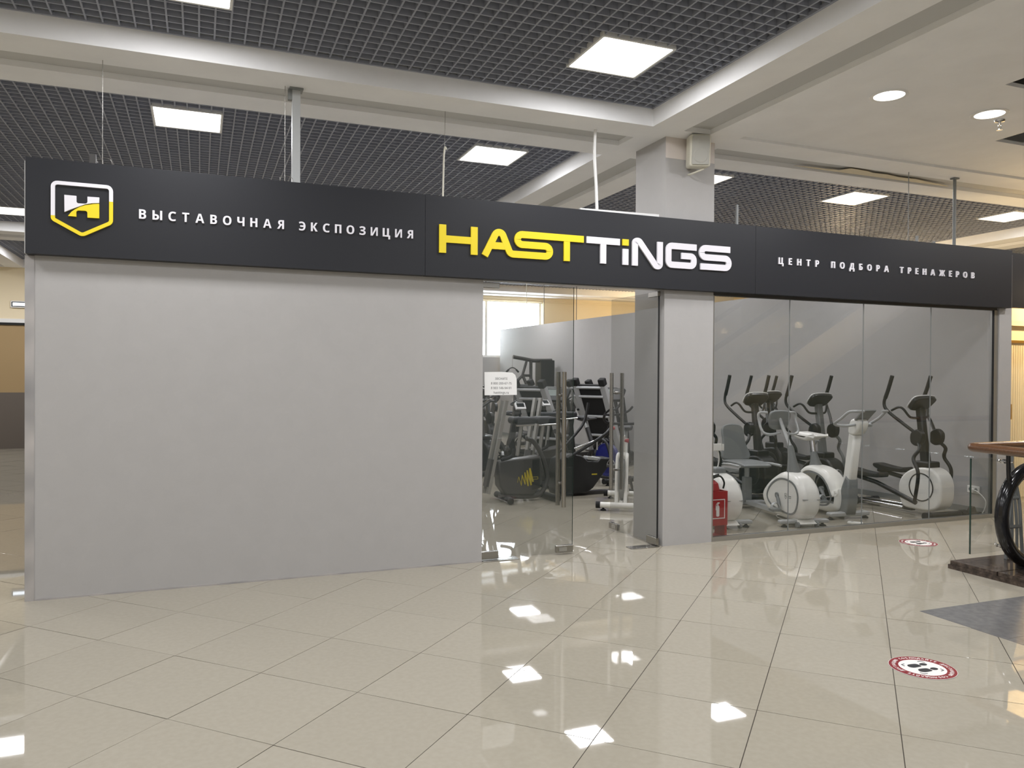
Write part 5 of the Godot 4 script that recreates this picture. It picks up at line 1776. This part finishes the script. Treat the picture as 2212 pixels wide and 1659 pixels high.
	# wires that steady the partition from the ceiling grid
	for p in [[5.75, -6.9], [5.58, -9.6], [5.5, -11.2]]:
		t = thing("partition_wire", "thin wire from the grey partition top up to the ceiling", "wire", Vector3(p[0] + 0.05, 2.82, p[1]), 0.0, "wires above the partition")
		bar(t, "wire", [Vector3(0, 0, 0), Vector3(0, GRID - 2.82, 0)], 0.008, M["machine charcoal"], 6)
	t = thing("loose_cable", "thin loose cable dangling from the ceiling seen through the closed glass door", "cable", Vector3(2.32, 0, -4.6))
	bar(t, "cable", [Vector3(0, GRID, 0), Vector3(0, 2.75, 0), Vector3(0.02, 2.55, 0), Vector3(-0.05, 2.3, 0), Vector3(-0.06, 2.26, 0)], 0.005, M["speaker shell"], 6, 4)
	# exit sign in the corridor
	t = thing("exit_sign", "small lit white sign on the cream corridor wall", "sign", Vector3(-5.6, 2.98, -12.69))
	b = MB.new()
	b.rbox(Transform3D(Basis(), Vector3(0, 0, 0.02)), Vector3(0.42, 0.14, 0.04), 0.01)
	put("case", b, M["white enamel"], t)
	b = MB.new()
	b.bx(Vector3(-0.19, -0.05, 0.04), Vector3(0.19, 0.05, 0.042))
	put("dark_border", b, M["machine black"], t)
	b = MB.new()
	b.bx(Vector3(-0.17, -0.032, 0.042), Vector3(0.17, 0.032, 0.044))
	put("light_panel", b, M["exit sign light"], t)

# ---------------------------------------------------------------- escalator rising out of the frame through the ceiling opening
func escalator() -> void:
	var t := thing("escalator", "grey escalator with glass balustrades rising beside the stair well", "escalator", Vector3(2.9, 0.0, 4.0))
	var up := Vector3(cos(PI / 6.0), sin(PI / 6.0), 0)
	var tr := Transform3D(Basis(up, Vector3(-up.y, up.x, 0), Vector3(0, 0, 1)), Vector3(0.4, 0.05, 0.0))
	for s in [-1.0, 1.0]:
		var b := MB.new()
		b.tbox(tr * Transform3D(Basis(), Vector3(3.6, -0.1, s * 0.62)), Vector3(7.2, 0.5, 0.12))
		b.bx(Vector3(-0.6, 0.0, s * 0.62 - 0.06), Vector3(0.55, 0.32, s * 0.62 + 0.06))
		put("truss_side", b, M["aluminium"], t)
		b = MB.new()
		b.tbox(tr * Transform3D(Basis(), Vector3(3.6, 0.5, s * 0.62)), Vector3(7.2, 0.72, 0.012))
		put("balustrade_glass", b, M["rail glass"], t)
		b = MB.new()
		b.tube([Vector3(-0.75, 0.72, s * 0.62), Vector3(-0.7, 0.95, s * 0.62), Vector3(-0.3, 1.0, s * 0.62), Vector3(0.1, 1.02, s * 0.62), tr * Vector3(0.3, 0.9, s * 0.62), tr * Vector3(7.2, 0.9, s * 0.62)], 0.04, 10)
		put("handrail", b, M["rubber"], t)
	for k in 24:
		var b := MB.new()
		b.bx(Vector3(0.45 + k * 0.26, 0.03 + k * 0.15, -0.5), Vector3(0.73 + k * 0.26, 0.18 + k * 0.15, 0.5))
		put("step", b, M["machine charcoal"], t)
	var b := MB.new()
	b.bx(Vector3(-0.6, 0.0, -0.56), Vector3(0.45, 0.03, 0.56))
	put("landing_plate", b, M["aluminium"], t)
	b = MB.new()
	b.tbox(tr * Transform3D(Basis(), Vector3(3.75, -0.36, 0)), Vector3(6.6, 0.03, 1.12))
	put("underside", b, M["bike silver grey"], t)
